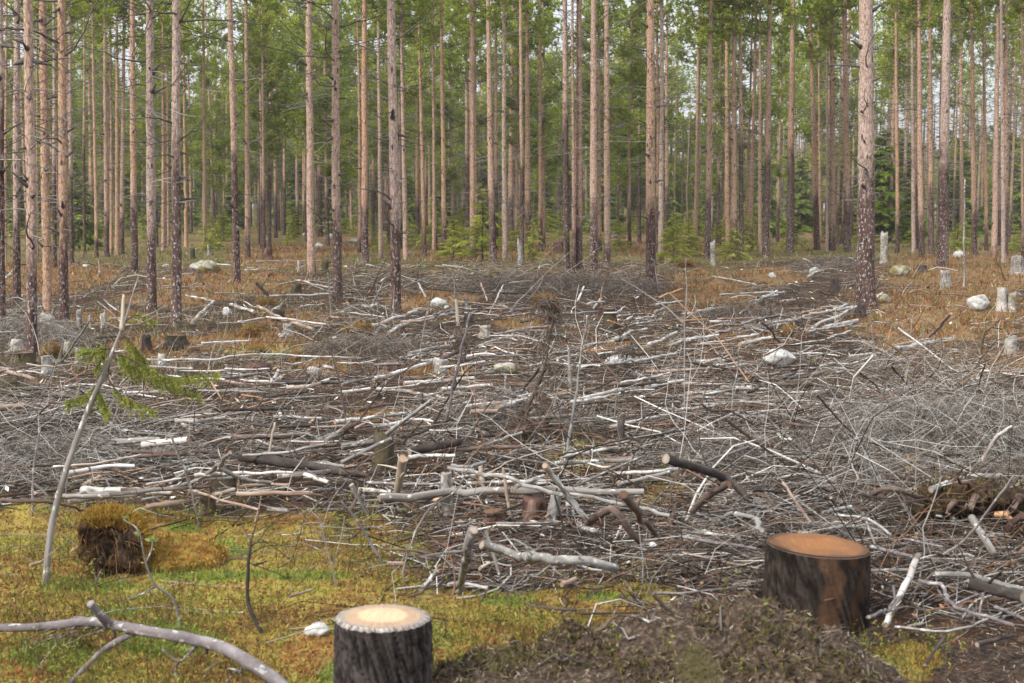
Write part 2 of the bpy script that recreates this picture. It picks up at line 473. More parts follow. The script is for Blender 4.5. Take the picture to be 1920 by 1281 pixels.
M = {}
M['pine'] = pine_mat()
M['birch'] = birch_mat()
M['grey'] = limb_mat('grey_dead_wood', [(.28, (.075, .062, .053)), (.5, (.22, .195, .175)), (.75, (.40, .375, .35))], spots=(.48, .47, .44))
M['brown'] = limb_mat('brown_bark', [(.25, (.055, .036, .03)), (.5, (.13, .088, .07)), (.75, (.24, .185, .155))], su=22, sv=9)
M['dark'] = limb_mat('dark_bark', [(.25, (.02, .016, .014)), (.5, (.055, .043, .037)), (.75, (.12, .10, .09))], su=22, sv=9)
M['pink'] = limb_mat('pinkish_peeled_wood', [(.28, (.14, .09, .068)), (.5, (.33, .24, .185)), (.75, (.50, .42, .35))], su=14, sv=3)
M['orange'] = limb_mat('split_orange_wood', [(.25, (.30, .13, .05)), (.5, (.50, .28, .13)), (.75, (.62, .44, .27))], su=30, sv=2)
M['red'] = limb_mat('weathered_red_wood', [(.3, (.025, .014, .011)), (.5, (.10, .052, .038)), (.72, (.24, .16, .13))], su=30, sv=3, bump=1.0)
M['mossy'] = limb_mat('mossy_bark', [(.25, (.018, .014, .011)), (.5, (.06, .046, .036)), (.75, (.16, .135, .115))], su=20, sv=9, moss=(.075, .060, .020), bump=1.0)
M['birch_old'] = limb_mat('stained_birch_bark', [(.3, (.10, .08, .065)), (.45, (.38, .35, .315)), (.7, (.56, .54, .50))], su=9, sv=22, moss=(.15, .12, .06), spots=(.62, .61, .58), bump=1.0)
M['lichen'] = limb_mat('lichen_grey_bark', [(.3, (.10, .088, .078)), (.5, (.25, .235, .215)), (.72, (.42, .405, .38))], su=20, sv=9, spots=(.52, .52, .49), bump=.9)
M['plank'] = limb_mat('pale_split_wood', [(.25, (.30, .23, .17)), (.5, (.48, .40, .31)), (.75, (.62, .55, .46))], su=34, sv=1.5)
M['twig'] = limb_mat('dead_pine_branch', [(.25, (.04, .034, .03)), (.5, (.10, .085, .075)), (.75, (.20, .18, .165))])
M['branch'] = limb_mat('purple_grey_bark', [(.25, (.085, .068, .068)), (.5, (.17, .145, .145)), (.75, (.30, .27, .265))], su=14, sv=9, spots=(.36, .35, .33), bump=.8)
M['cut_pale'] = cut_mat('fresh_cut_wood', (.60, .45, .28), (.42, .29, .19), (.28, .25, .22), .2)
M['cut_tan'] = cut_mat('dull_cut_wood', (.40, .28, .17), (.36, .27, .19), (.26, .22, .18), .35)
M['cut_orange'] = cut_mat('orange_cut_wood', (.30, .125, .038), (.22, .095, .036), (.09, .045, .025), .6)
M['cut_red'] = cut_mat('reddish_cut_end', (.15, .085, .055), (.12, .07, .05), (.07, .045, .036), .5)
M['cut_grey'] = cut_mat('weathered_cut_wood', (.38, .31, .25), (.30, .26, .22), (.20, .17, .15), .4)
M['spray'] = tone_mat('spruce_spray', .6, .3)
M['needle'] = tone_mat('needle_leaves', .6, .5)
M['tone'] = tone_mat('dead_twig_bark', .9, 0, .25, 30)
M['moss'] = tone_mat('moss_leaves', .8, .25)

# ------------------------------------------------------------------ ground
def build_ground():
    ys = np.concatenate([np.linspace(-2, 4, 40)[:-1], np.arange(4, 12, .034), np.geomspace(12, 35, 150)[:-1], np.geomspace(35, 130, 70)[:-1], np.geomspace(130, 1200, 24)])
    s = np.concatenate([np.geomspace(2.2, .44, 26)[:-1] * -1, np.linspace(-.44, .44, 400), np.geomspace(.44, 2.2, 26)[1:]])
    Y, S_ = np.meshgrid(ys, s, indexing='ij')
    X = S_ * np.maximum(Y, 3.0)
    Z = height(X, Y)
    n, m = Y.shape
    idx = np.arange(n * m).reshape(n, m)
    Q = np.stack([idx[:-1, :-1], idx[:-1, 1:], idx[1:, 1:], idx[1:, :-1]], -1).reshape(-1, 4)
    moss, rust, green, forest, dirt, px, py = weights(X.ravel(), Y.ravel())
    behind = Y.ravel() < 3.5
    me = mk_mesh('ground', np.stack([X, Y, Z], -1), [Q], col=np.stack([moss, rust, forest], -1))
    a = me.color_attributes.new('cover', 'FLOAT_COLOR', 'POINT')
    c = np.stack([green, dirt, 0 * green, 0 * green + 1], -1).astype(np.float32)
    a.data.foreach_set('color', c.ravel())
    b = NB('forest_ground', .95, .1)
    o = b.obj()
    w1 = b.n('ShaderNodeSeparateColor'); b.l(b.attr('tone'), w1.inputs[0])
    w2 = b.n('ShaderNodeSeparateColor'); b.l(b.attr('cover'), w2.inputs[0])
    n1 = b.noise(o, 9, 5, .7); n2 = b.noise(o, 38, 4, .7); n3 = b.noise(o, 2.2, 4, .6)
    litter = b.ramp(n2, [(.32, (.009, .007, .0055)), (.52, (.040, .028, .020)), (.64, (.105, .077, .058)), (.78, (.26, .22, .185))])
    litter = b.mix(b.ramp(n3, [(.45, 0.0), (.65, .75)]), litter, (.11, .05, .028))
    forest_c = b.ramp(n1, [(.25, (.055, .05, .02)), (.45, (.14, .115, .045)), (.6, (.19, .12, .05)), (.75, (.12, .14, .035))])
    rust_c = b.ramp(n1, [(.25, (.06, .036, .02)), (.45, (.15, .085, .042)), (.6, (.20, .135, .065)), (.75, (.16, .15, .08))])
    moss_c = b.ramp(n1, [(.25, (.05, .03, .012)), (.42, (.15, .095, .03)), (.56, (.27, .20, .05)), (.72, (.20, .21, .045))])
    green_c = b.ramp(n1, [(.25, (.04, .07, .012)), (.7, (.14, .23, .04))])
    dirt_c = b.ramp(n2, [(.25, (.018, .013, .010)), (.46, (.050, .036, .026)), (.60, (.115, .082, .058)), (.76, (.27, .205, .15))])
    dirt_c = b.mix(b.ramp(n3, [(.56, 0.0), (.66, .8)]), dirt_c, (.07, .062, .022))
    c = b.mix(w1.outputs[2], litter, forest_c)
    def edge(w): return b.ramp(b.math('ADD', w, b.math('MULTIPLY', b.math('SUBTRACT', n1, .5), .9)), [(.35, 0.0), (.6, 1.0)])
    c = b.mix(edge(w1.outputs[1]), c, rust_c)
    c = b.mix(edge(w1.outputs[0]), c, moss_c)
    c = b.mix(b.math('MULTIPLY', edge(w2.outputs[0]), .6), c, green_c)
    c = b.mix(w2.outputs[1], c, dirt_c)
    b.color(c)
    b.bump(b.math('ADD', n1, b.math('MULTIPLY', n2, .5)), .9, .03)
    me.materials.append(b.m)
    g = ob('ground', me); tag(g, kind='structure')
build_ground()

def scatter(n, d0, d1, k=1.0, wide=.385, seed=1):
    g = np.random.default_rng(seed)
    u = g.random(n)
    if abs(k - 1) < 1e-6: y = d0 * (d1 / d0) ** u
    else: y = (d0 ** (1 - k) + u * (d1 ** (1 - k) - d0 ** (1 - k))) ** (1 / (1 - k))
    x = g.uniform(-wide, wide, n) * y
    return x, y, g

def pick(g, P, probs, n):
    P = np.array(P); k = g.choice(len(P), n, p=np.array(probs) / np.sum(probs))
    return P[k] * g.uniform(.7, 1.25, (n, 1))

# ------------------------------------------------------------------ low cover nobody could count
def blades(name, x, y, z, g, length, width, spread, col, mat, per=1):
    """upright leaf triangles"""
    n = len(x)
    if per > 1:
        x = np.repeat(x, per) + g.normal(0, 1, n * per) * np.repeat(width, per) * 1.2
        y = np.repeat(y, per) + g.normal(0, 1, n * per) * np.repeat(width, per) * 1.2
        z = np.repeat(z, per); length = np.repeat(length, per) * g.uniform(.5, 1.2, n * per); width = np.repeat(width, per); col = np.repeat(col, per, 0) * g.uniform(.8, 1.2, (n * per, 1)); n *= per
    az = g.uniform(0, 2 * np.pi, n)
    side = np.stack([np.cos(az), np.sin(az), 0 * az], -1) * (width / 2)[:, None]
    lean = np.stack([g.normal(0, spread, n), g.normal(0, spread, n), np.ones(n)], -1)
    lean /= np.linalg.norm(lean, axis=1, keepdims=True)
    b0 = np.stack([x, y, z - .004], -1)
    V = np.stack([b0 - side, b0 + side, b0 + lean * length[:, None]], 1).reshape(-1, 3)
    me = mk_mesh(name, V, [np.arange(n * 3).reshape(-1, 3)], [mat], col=np.repeat(col, 3, 0), smooth=False)
    o = ob(name, me); tag(o, kind='stuff'); return o

x, y, g = scatter(190000, 4.6, 13.5, 1.3, .385, 11)
moss, rust, green, forest, dirt, px, py = weights(x, y)
keep = (np.maximum(moss * (1 - dirt), rust * .8) > .38 + .25 * g.random(len(x))) | ((dirt > .25) & (fbm(x * 4, y * 4, 131, 2) > .10))
x, y, rust_, green_ = x[keep], y[keep], rust[keep], green[keep]
f1 = fbm(x * 2.6, y * 2.6, 81, 3) + g.normal(0, .22, len(x)); n = len(x)
col = np.where(f1[:, None] < -.16, np.array([.24, .125, .042]), np.where(f1[:, None] < .24, np.array([.33, .235, .055]), np.array([.25, .265, .05])))
col = np.where((rust_ > .55)[:, None], np.array([.32, .155, .05]), col)
dd_ = weights(x, y)[4] > .25
col = np.where(dd_[:, None], pick(g, [(.10, .11, .03), (.17, .15, .045), (.13, .085, .045), (.075, .05, .03)], [2, 2, 3, 3], n), col)
col = np.where((green_ > .6)[:, None], np.array([.20, .23, .035]), col) * g.uniform(.65, 1.25, (n, 1))
blades('moss_cover', x, y, height(x, y), g, g.uniform(.012, .034, n), g.uniform(.010, .022, n), .8, col, M['moss'])

# rusty heath and pale dead grass in the clearing and under the pines
x, y, g = scatter(60000, 11, 75, 1.35, .385, 12)
moss, rust, green, forest, dirt, px, py = weights(x, y)
keep = (rust > .3 + .4 * g.random(len(x))) | ((forest > .35) & (g.random(len(x)) < .55)) | (g.random(len(x)) < .10) | ((soft_ell(px, py, 300, 600, 420, 110) > .3) & (g.random(len(x)) < .5))
x, y, rust, forest, green = (a[keep] for a in (x, y, rust, forest, green)); n = len(x)
col = np.where((rust > .35)[:, None], pick(g, [(.29, .135, .055), (.19, .088, .04), (.34, .26, .15), (.18, .165, .055)], [3.4, 2.4, 1.4, 2], n),
               np.where((forest > .4)[:, None], pick(g, [(.20, .17, .07), (.14, .17, .045), (.20, .14, .065), (.10, .13, .035), (.30, .26, .18)], [3, 3, 1.4, 2.4, 1.4], n),
                        pick(g, [(.30, .25, .17), (.19, .13, .075), (.15, .14, .06)], [1, 1, 1], n)))
blades('heath_grass', x, y, height(x, y), g, g.uniform(.06, .18, n) * (.7 + .012 * y), g.uniform(.012, .03, n) * (.5 + .03 * y), .6, col, M['moss'], 2)

# fresh green grass
x, y, g = scatter(70000, 4.7, 26, 1.6, .385, 13)
moss, rust, green, forest, dirt, px, py = weights(x, y)
keep = (green > .30 + .7 * g.random(len(x))) & (dirt < .3)
x, y = x[keep], y[keep]; n = len(x)
col = pick(g, [(.13, .19, .04), (.20, .26, .07), (.10, .14, .035), (.30, .28, .11)], [3, 3, 2, 1], n)
blades('green_grass', x, y, height(x, y), g, g.uniform(.03, .11, n), g.uniform(.003, .007, n) * (1 + .05 * y), .45, col, M['moss'])

# bilberry stems with a few small leaves
x, y, g = scatter(2600, 4.7, 11, 1.2, .385, 14)
moss, rust, green, forest, dirt, px, py = weights(x, y)
keep = (moss > .25) & (fbm(x * 1.3, y * 1.3, 91, 2) > -.15) & (dirt < .3) | ((dirt > .5) & (g.random(len(x)) < .04))
x, y = x[keep], y[keep]; z = height(x, y)
k = 4; x = np.repeat(x, k) + g.normal(0, .035, len(x) * k); y = np.repeat(y, k) + g.normal(0, .035, len(y) * k); z = np.repeat(z, k); n = len(x)
hgt = g.uniform(.05, .20, n); t = np.linspace(0, 1, 4)
dx = g.normal(0, .35, n); dy = g.normal(0, .35, n)
P = np.stack([x[:, None] + dx[:, None] * hgt[:, None] * t ** 1.4 + g.normal(0, .006, (n, 4)), y[:, None] + dy[:, None] * hgt[:, None] * t ** 1.4, z[:, None] + hgt[:, None] * t - .01], -1)
V, Q = tubes(P, np.full((n, 4), .0013) * (1.1 - t * .5), 3)
c0 = np.repeat(pick(g, [(.10, .055, .035), (.16, .15, .04), (.07, .05, .04)], [3, 3, 2], n), 12, 0)
m = n * 4
who = g.integers(0, n, m); tt = g.uniform(.4, 1, m)
c = np.stack([x[who] + dx[who] * hgt[who] * tt ** 1.4, y[who] + dy[who] * hgt[who] * tt ** 1.4, z[who] + hgt[who] * tt], -1)
d = g.normal(0, 1, (m, 3)); d /= np.linalg.norm(d, axis=1, keepdims=True); e = np.cross(d, g.normal(0, 1, (m, 3))); e /= np.linalg.norm(e, axis=1, keepdims=True)
L = g.uniform(.006, .014, m)[:, None]
LV = np.stack([c, c + d * L + e * L * .4, c + d * L * 1.9, c + d * L - e * L * .4], 1).reshape(-1, 3)
lc = np.repeat(pick(g, [(.17, .20, .035), (.24, .24, .05), (.22, .10, .04)], [4, 3, 2], m), 4, 0)
me = mk_mesh('bilberry_undergrowth', np.concatenate([V, LV]), [Q, np.arange(m * 4).reshape(-1, 4) + len(V)], [M['moss']], col=np.concatenate([c0, lc]))
tag(ob('bilberry_undergrowth', me), kind='stuff')

# ------------------------------------------------------------------ felling slash: thin twigs strewn everywhere, thicker heaps in places
def slash_density(x, y):
    moss, rust, green, forest, dirt, px, py = weights(x, y)
    d = np.clip((py - 425) / 80, .25, 1) * (1 - .92 * rust) * (1 - .9 * green) * (1 - .95 * moss)
    d = d * (1 - .75 * np.clip((py - 1000) / 60, 0, 1) * np.clip((1200 - px) / 60, 0, 1)) * (1 - .75 * dirt)
    d = d * (.30 + .70 * np.clip(fbm(x * 1.1, y * .65, 121, 3) * 4 + .45, 0, 1))
    d = d * (1 - .55 * soft_ell(px, py, 300, 600, 420, 110))
    d = np.where((py > 960) & (px > 820) & (px < 1330) & (py < 1110), np.maximum(d, .5), d)
    heap = np.zeros_like(px)
    for cx, cy, rx, ry, w in [(1750, 790, 220, 110, 1), (1500, 850, 240, 80, .8), (1800, 960, 160, 60, .7), (120, 830, 190, 60, .9), (330, 860, 220, 50, .6),
                              (1000, 520, 260, 36, .7), (1130, 510, 120, 30, .8), (1560, 500, 90, 24, .7), (720, 530, 110, 30, .5), (60, 610, 60, 40, .7), (640, 640, 90, 20, .6),
                              (1330, 720, 200, 50, .5), (1600, 1100, 300, 90, .4), (960, 800, 200, 50, .5), (1440, 1000, 180, 60, .5)]:
        heap = np.maximum(heap, w * soft_ell(px, py, cx, cy, rx, ry))
    return d, heap, px, py

def twig_lines(g, x, y, z0, L, az, pitch, bend, K):
    n = len(x); t = np.linspace(-.5, .5, K)
    dirv = np.stack([np.cos(az) * np.cos(pitch), np.sin(az) * np.cos(pitch), np.sin(pitch)], -1)
    sidev = np.stack([-np.sin(az), np.cos(az), 0 * az], -1)
    P = np.stack([x, y, z0], -1)[:, None] + dirv[:, None] * (L[:, None] * t)[..., None]
    q = (t ** 2 - .08) * 4
    P = P + sidev[:, None] * (bend[:, None] * L[:, None] * q)[..., None] + np.array([0, 0, 1.]) * (-np.abs(g.normal(0, .10, n))[:, None] * L[:, None] * q)[..., None]
    P = P + g.normal(0, .014, P.shape) * L[:, None, None]
    gr = height(P[..., 0].ravel(), P[..., 1].ravel()).reshape(n, K)
    P[..., 2] = np.maximum(P[..., 2], gr + .004)
    return P

TW = ([(.30, .278, .25), (.13, .11, .092), (.056, .040, .028), (.16, .088, .05), (.55, .525, .485), (.020, .015, .012)], [3, 3, 4.4, 2.8, 1.7, 4])
def strew(name, n, d0, d1, k, seed, K=5, S=3, Lr=(.25, 1.5), rr=(.0022, .006), high=.22, want='slash', bend=.2, pal=None):
    x, y, g = scatter(n, d0, d1, k, .395, seed)
    d, heap, px, py = slash_density(x, y)
    clear = (np.abs(x - 1.45) < .42) & (y < 7.15)
    if want == 'heap': keep = heap * 1.15 > g.random(n)
    else: keep = np.maximum(d, heap) > g.random(n)
    keep &= ~clear
    x, y, heap = x[keep], y[keep], heap[keep]; n = len(x)
    L = np.exp(g.uniform(np.log(Lr[0]), np.log(Lr[1]), n))
    az = np.where(g.random(n) < .42, g.normal(.30, .5, n), g.uniform(0, np.pi, n))
    pitch = g.normal(0, .16 + .30 * heap, n); up = g.random(n) < .05; pitch = np.where(up, g.uniform(.5, 1.3, n), pitch)
    z = height(x, y) + .01 + g.random(n) ** 1.6 * high * (.35 + 1.3 * heap) + np.where(up, L * .35, 0)
    P = twig_lines(g, x, y, z, L, az, pitch, g.normal(0, bend, n), K)
    r = np.exp(g.uniform(np.log(rr[0]), np.log(rr[1]), n)) * (.65 + .022 * y)
    Rr = r[:, None] * np.linspace(1.15, .45, K)
    V, Q = tubes(P, Rr, S)
    col = np.repeat(pick(g, *(pal or TW), n), K * S, 0)
    me = mk_mesh(name, V, [Q], [M['tone']], col=col)
    tag(ob(name, me), kind='stuff')
strew('slash_twigs', 44000, 6.4, 48, 1.15, 21, K=4, Lr=(.10, .8), rr=(.0012, .0042), high=.14)
strew('brush_twigs', 17000, 7.5, 45, 1.1, 22, K=6, Lr=(.35, 1.4), rr=(.0013, .0032), high=.30, want='heap', bend=.5,
      pal=([(.30, .27, .235), (.14, .11, .085), (.44, .415, .38), (.06, .043, .032)], [4, 3.4, 1.6, 3]))
strew('long_slash_twigs', 4200, 6.4, 45, 1.15, 27, K=6, Lr=(.6, 1.5), rr=(.003, .006), high=.14)
strew('slash_sticks', 2500, 8.5, 48, 1.1, 31, K=5, S=5, Lr=(.35, 1.7), rr=(.0045, .012), high=.20, bend=.07,
      pal=([(.60, .575, .53), (.31, .285, .255), (.12, .08, .056), (.30, .19, .125), (.05, .038, .03)], [1.2, 3, 3.2, 1.6, 2.6]))
strew('slash_branches', 2600, 6.6, 13, 1.0, 28, K=9, S=5, Lr=(.35, 1.1), rr=(.0035, .010), high=.16, bend=.35,
      pal=([(.17, .145, .135), (.09, .07, .062), (.34, .32, .295), (.035, .027, .023), (.16, .09, .055)], [3, 3, 1.6, 3.4, 1.2]))

# springy brush heaps: fine arched twigs piled into domes
def brush_heap(px, py, rx, ry, h, n, seed, pal):
    c = hit1(px, py); g = np.random.default_rng(seed)
    a = g.uniform(0, 6.28, n); q = np.sqrt(g.random(n)); x = c[0] + rx * q * np.cos(a); y = c[1] + ry * q * np.sin(a)
    dome = h * (1 - q ** 2)
    L = np.exp(g.uniform(np.log(.25), np.log(1.0), n))
    z = height(x, y) + dome * (.25 + .75 * g.random(n) ** .6)
    P = twig_lines(g, x, y, z, L, g.uniform(0, 6.28, n), g.normal(0, .45, n), g.normal(0, .45, n), 6)
    P[..., 2] -= (L[:, None] * .35 * np.linspace(-1, 1, 6) ** 2); P[..., 2] = np.maximum(P[..., 2], height(P[..., 0].ravel(), P[..., 1].ravel()).reshape(n, 6) + .004)
    r = np.exp(g.uniform(np.log(.0012), np.log(.003), n)) * (.65 + .022 * c[1])
    V, Q = tubes(P, r[:, None] * np.linspace(1.1, .45, 6), 3)
    return V, Q, np.repeat(pick(g, *pal, n), 18, 0)
SILVER = ([(.30, .28, .25), (.16, .13, .105), (.44, .42, .39), (.06, .045, .034)], [4, 3.2, 2, 3])
BROWN = ([(.20, .165, .135), (.13, .09, .065), (.32, .295, .265), (.05, .036, .028)], [3, 3.4, 1.4, 3])
acc = [brush_heap(*q) for q in [(1745, 865, 1.15, .8, .50, 4200, 1, SILVER), (1590, 850, .8, .6, .26, 1800, 2, BROWN), (1880, 960, .7, .5, .30, 1400, 3, BROWN), (1400, 870, .9, .6, .22, 1500, 4, SILVER), (110, 880, .9, .6, .28, 1600, 5, SILVER),
                                (1110, 545, 2.2, 1.4, .45, 1500, 6, BROWN), (980, 540, 2.0, 1.4, .35, 1000, 7, BROWN), (690, 665, 1.1, .8, .30, 900, 8, BROWN), (1400, 600, 1.0, .7, .4, 700, 9, BROWN), (930, 800, .7, .5, .26, 1000, 10, BROWN), (40, 640, 1.0, .7, .4, 700, 11, SILVER), (1560, 500, 1.4, .9, .4, 600, 12, BROWN)]]
off = np.cumsum([0] + [len(q[0]) for q in acc[:-1]])
tag(ob('brush_heaps', mk_mesh('brush_heaps', np.concatenate([q[0] for q in acc]), [np.concatenate([q[1] + o for q, o in zip(acc, off)])], [M['tone']], col=np.concatenate([q[2] for q in acc]))), kind='stuff')

# needles and bark crumbs on the dark hummock and in the slash
x, y, g = scatter(110000, 4.6, 12, 1.9, .385, 23)
moss, rust, green, forest, dirt, px, py = weights(x, y)
keep = (dirt > .25) & (g.random(len(x)) < .8) | (moss < .3) & (g.random(len(x)) < .55) | (g.random(len(x)) < .05)
x, y = x[keep], y[keep]; n = len(x); z = height(x, y)
az = g.uniform(0, np.pi, n); L = g.uniform(.010, .040, n); w = g.uniform(.0006, .0016, n)
c = np.stack([x, y, z + g.uniform(.002, .012, n)], -1)
d = np.stack([np.cos(az), np.sin(az), g.normal(0, .35, n)], -1) * L[:, None] / 2
s = np.stack([-np.sin(az), np.cos(az), g.normal(0, .4, n)], -1) * w[:, None]
V = np.stack([c - d - s, c + d - s, c + d + s, c - d + s], 1).reshape(-1, 3)
col = np.repeat(pick(g, [(.20, .14, .095), (.095, .066, .048), (.33, .26, .19), (.04, .029, .023), (.42, .36, .30)], [3, 5, 1.2, 6, .4], n), 4, 0)
tag(ob('needle_litter', mk_mesh('needle_litter', V, [np.arange(n * 4).reshape(-1, 4)], [M['tone']], col=col, smooth=False)), kind='stuff')

# dead needles and torn bark clinging among the twigs
x, y, g = scatter(95000, 6.6, 46, 1.2, .39, 29)
d_, heap, px, py = slash_density(x, y)
keep = np.maximum(d_, heap * .8) * (.35 + .9 * (fbm(x * 1.6, y * 1.1, 141, 3) > -.05)) > g.random(len(x)); x, y = x[keep], y[keep]; n = len(x)
col = pick(g, [(.11, .062, .036), (.055, .036, .026), (.19, .105, .058), (.25, .20, .155), (.09, .085, .04)], [4, 4, 2.4, 1.4, .8], n)
o = blades('dead_needle_debris', x, y, height(x, y) + g.random(n) ** 1.5 * .16, g, g.uniform(.02, .06, n) * (.6 + .035 * y), g.uniform(.008, .02, n) * (.5 + .03 * y), 1.6, col, M['moss'])

# wood chips and bark flakes, thick enough to stand proud
x, y, g = scatter(9000, 6.5, 45, 1.2, .385, 24)
d_, heap, px, py = slash_density(x, y)
keep = d_ * .9 > g.random(len(x)); x, y = x[keep], y[keep]; n = len(x); z = height(x, y)
az = g.uniform(0, np.pi, n); L = g.uniform(.02, .10, n) * (.4 + .035 * y); w = L * g.uniform(.15, .45, n)
c = np.stack([x, y, z + g.uniform(.01, .10, n)], -1)
d = np.stack([np.cos(az), np.sin(az), g.normal(0, .3, n)], -1) * L[:, None] / 2
s = np.stack([-np.sin(az), np.cos(az), g.normal(0, .6, n)], -1) * (w / 2)[:, None]
up = np.cross(d, s); up /= np.linalg.norm(up, axis=1, keepdims=True); up = up * (w * .25)[:, None]
V = np.stack([c - d, c - s, c + d * 1.05, c + s, c + up], 1).reshape(-1, 3)
i = np.arange(n)[:, None] * 5
T = np.concatenate([i + np.array([[0, 1, 4]]), i + np.array([[1, 2, 4]]), i + np.array([[2, 3, 4]]), i + np.array([[3, 0, 4]])])
col = np.repeat(pick(g, [(.55, .50, .45), (.42, .25, .14), (.30, .16, .10), (.62, .60, .57), (.14, .09, .07)], [3, 2, 3, 2, 3], n), 5, 0)
tag(ob('wood_chip_litter', mk_mesh('wood_chip_litter', V, [T], [M['tone']], col=col, smooth=False)), kind='stuff')

# ------------------------------------------------------------------ labels: each thing is told apart by its look and by the landmark it lies closest to
LANDMARKS = []          # (x, y, phrase)
FAR_TODO = []           # the same for stems far behind, told by what stands in front of them
TODO = []               # (object, look, x, y)
ORD = ['first', 'second', 'third', 'fourth', 'fifth', 'sixth', 'seventh', 'eighth', 'ninth', 'tenth', 'eleventh', 'twelfth', 'thirteenth', 'fourteenth', 'fifteenth', 'sixteenth', 'seventeenth', 'eighteenth', 'nineteenth', 'twentieth', 'twenty-first', 'twenty-second', 'twenty-third', 'twenty-fourth']
def later(o, look, x, y): TODO.append((o, look, x, y))
def write_labels():
    lp = np.array([(a, b) for a, b, _ in LANDMARKS])
    by = {}
    for o, look, x, y in TODO:
        # distance along the picture's width counts more than depth
        dd = ((lp[:, 0] - x) / max(y, 6)) ** 2 + (.55 * np.log(lp[:, 1] / y)) ** 2
        k = int(np.argmin(dd)); by.setdefault((look, k), []).append((dd[k], o))
    for (look, k), L in by.items():
        L.sort(key=lambda q: q[0])
        for i, (_, o) in enumerate(L):
            ph = LANDMARKS[k][2]
            o['label'] = f'{look} by {ph}' if len(L) == 1 else f'{look}, {ORD[min(i, 23)]} one out from {ph}'

def write_far_labels():
    lp = np.array([a / b for a, b, _ in LANDMARKS]); by = {}
    for o, look, x, y in FAR_TODO:
        k = int(np.argmin(np.abs(lp - x / y))); by.setdefault((look, k), []).append((y, o))
    for (look, k), L in by.items():
        L.sort(key=lambda q: q[0])
        for i, (_, o) in enumerate(L):
            o['label'] = f'{look} behind {LANDMARKS[k][2]}' if len(L) == 1 else f'{look}, {ORD[min(i, 23)]} one behind {LANDMARKS[k][2]}'

# ------------------------------------------------------------------ pines
def crown_mesh(name, seed, zb, H, spread, ntuft, per=5, size=.2, mat=None, green=None, bare=False):
    g = np.random.default_rng(seed)
    nb = 58
    z0 = np.sort(g.uniform(zb, H * .985, nb)); t = (z0 - zb) / (H - zb)
    L = spread * (np.sqrt(np.clip(1 - t, .02, 1)) * (.55 + .6 * np.sin(np.clip(t * 3 + .25, 0, np.pi)))) * g.uniform(.45, 1.15, nb)
    az = g.uniform(0, 2 * np.pi, nb); rise = g.normal(.22 + .45 * t, .18)
    K = 6; u = np.linspace(0, 1, K)
    out = np.stack([np.cos(az), np.sin(az), 0 * az], -1)
    P = out[:, None] * (L[:, None] * u)[..., None]
    P[..., 2] = z0[:, None] + L[:, None] * (rise[:, None] * u + .18 * u ** 2) - L[:, None] * .12 * np.sin(u * np.pi)
    P[..., :2] += np.cumsum(g.normal(0, .05, (nb, K, 2)), 1) * L[:, None, None]
    V, Q = tubes(P, np.linspace(1, .2, K) * (.012 + .010 * L[:, None]), 3)
    if bare: V, Q = V[:3], Q[:0]
    wood = np.tile(np.array([[.15, .10, .07]]), (len(V), 1))
    clump = pick(g, [(.25, .31, .04), (.31, .365, .05), (.19, .25, .04), (.36, .38, .07)] if green is None else green, [3, 3, 2, 1.2], nb)
    b = g.choice(nb, ntuft, p=L / L.sum()); uu = g.uniform(.30, 1.05, ntuft)
    i0 = np.minimum((uu * (K - 1)).astype(int), K - 2); f = (uu * (K - 1) - i0)[:, None]
    c = P[b, i0] * (1 - f) + P[b, i0 + 1] * f
    c = c + g.normal(0, 1, (ntuft, 3)) * (L[b] * .15)[:, None] * np.array([1, 1, .55])
    n = ntuft * per
    c = np.repeat(c, per, 0) + g.normal(0, .03, (n, 3))
    d = g.normal(0, 1, (n, 3)) + np.repeat(out[b], per, 0) * .5 + np.array([0, 0, .55]); d /= np.linalg.norm(d, axis=1, keepdims=True)
    e = np.cross(d, g.normal(0, 1, (n, 3))); e /= np.linalg.norm(e, axis=1, keepdims=True)
    ln = g.uniform(.6, 1.2, n)[:, None] * size; wd = ln * .22
    T = np.stack([c - e * wd, c + e * wd, c + d * ln], 1).reshape(-1, 3)
    tc = np.repeat(np.repeat(clump[b] * g.uniform(.75, 1.25, (ntuft, 1)), per, 0), 3, 0)
    return mk_mesh(name, np.concatenate([V, T]), [Q, np.arange(n * 3).reshape(-1, 3) + len(V)], [mat or M['needle']], col=np.concatenate([wood, tc]), smooth=False)

def dead_branch_mesh(name, seed, fork=True):
    """a bare side branch, one metre long, leaving along +X"""
    g = np.random.default_rng(seed); B = Bag()
    K = 8; u = np.linspace(0, 1, K)
    bend = g.uniform(-.25, .45)
    P = np.stack([u, .08 * np.sin(u * 4 + seed), bend * u ** 1.6 + .02 * g.normal(0, 1, K)], -1); P[0] = 0
    V, F, uv = one_tube(P, np.linspace(.017, .004, K), 5, .1, seed); B.add(V, F, uv)
    if fork:
        for k in (3, 4, 5):
            s = g.choice([-1, 1]); l = g.uniform(.18, .4); v = np.linspace(0, 1, 4)[:, None]
            Q = P[k] + v * l * np.array([.75, .5 * s, g.uniform(-.2, .5)])
            V, F, uv = one_tube(Q, np.linspace(.006, .002, 4), 3, 0, seed + k); B.add(V, F, uv)
    return B.mesh(name, [M['twig']])
DEAD = [dead_branch_mesh('dead_branch', 40 + i, i % 3 != 0) for i in range(6)]
def stub_mesh(seed):
    g = np.random.default_rng(seed)
    u = np.linspace(0, 1, 4)
    P = np.stack([u, .05 * u, g.uniform(-.3, .5) * u], -1)
    V, F, uv = one_tube(P, [.34, .22, .16, .09], 6, .15, seed)
    return mk_mesh('branch_stub', V, F, [M['twig']], uv=uv)
STUB = [stub_mesh(60 + i) for i in range(3)]

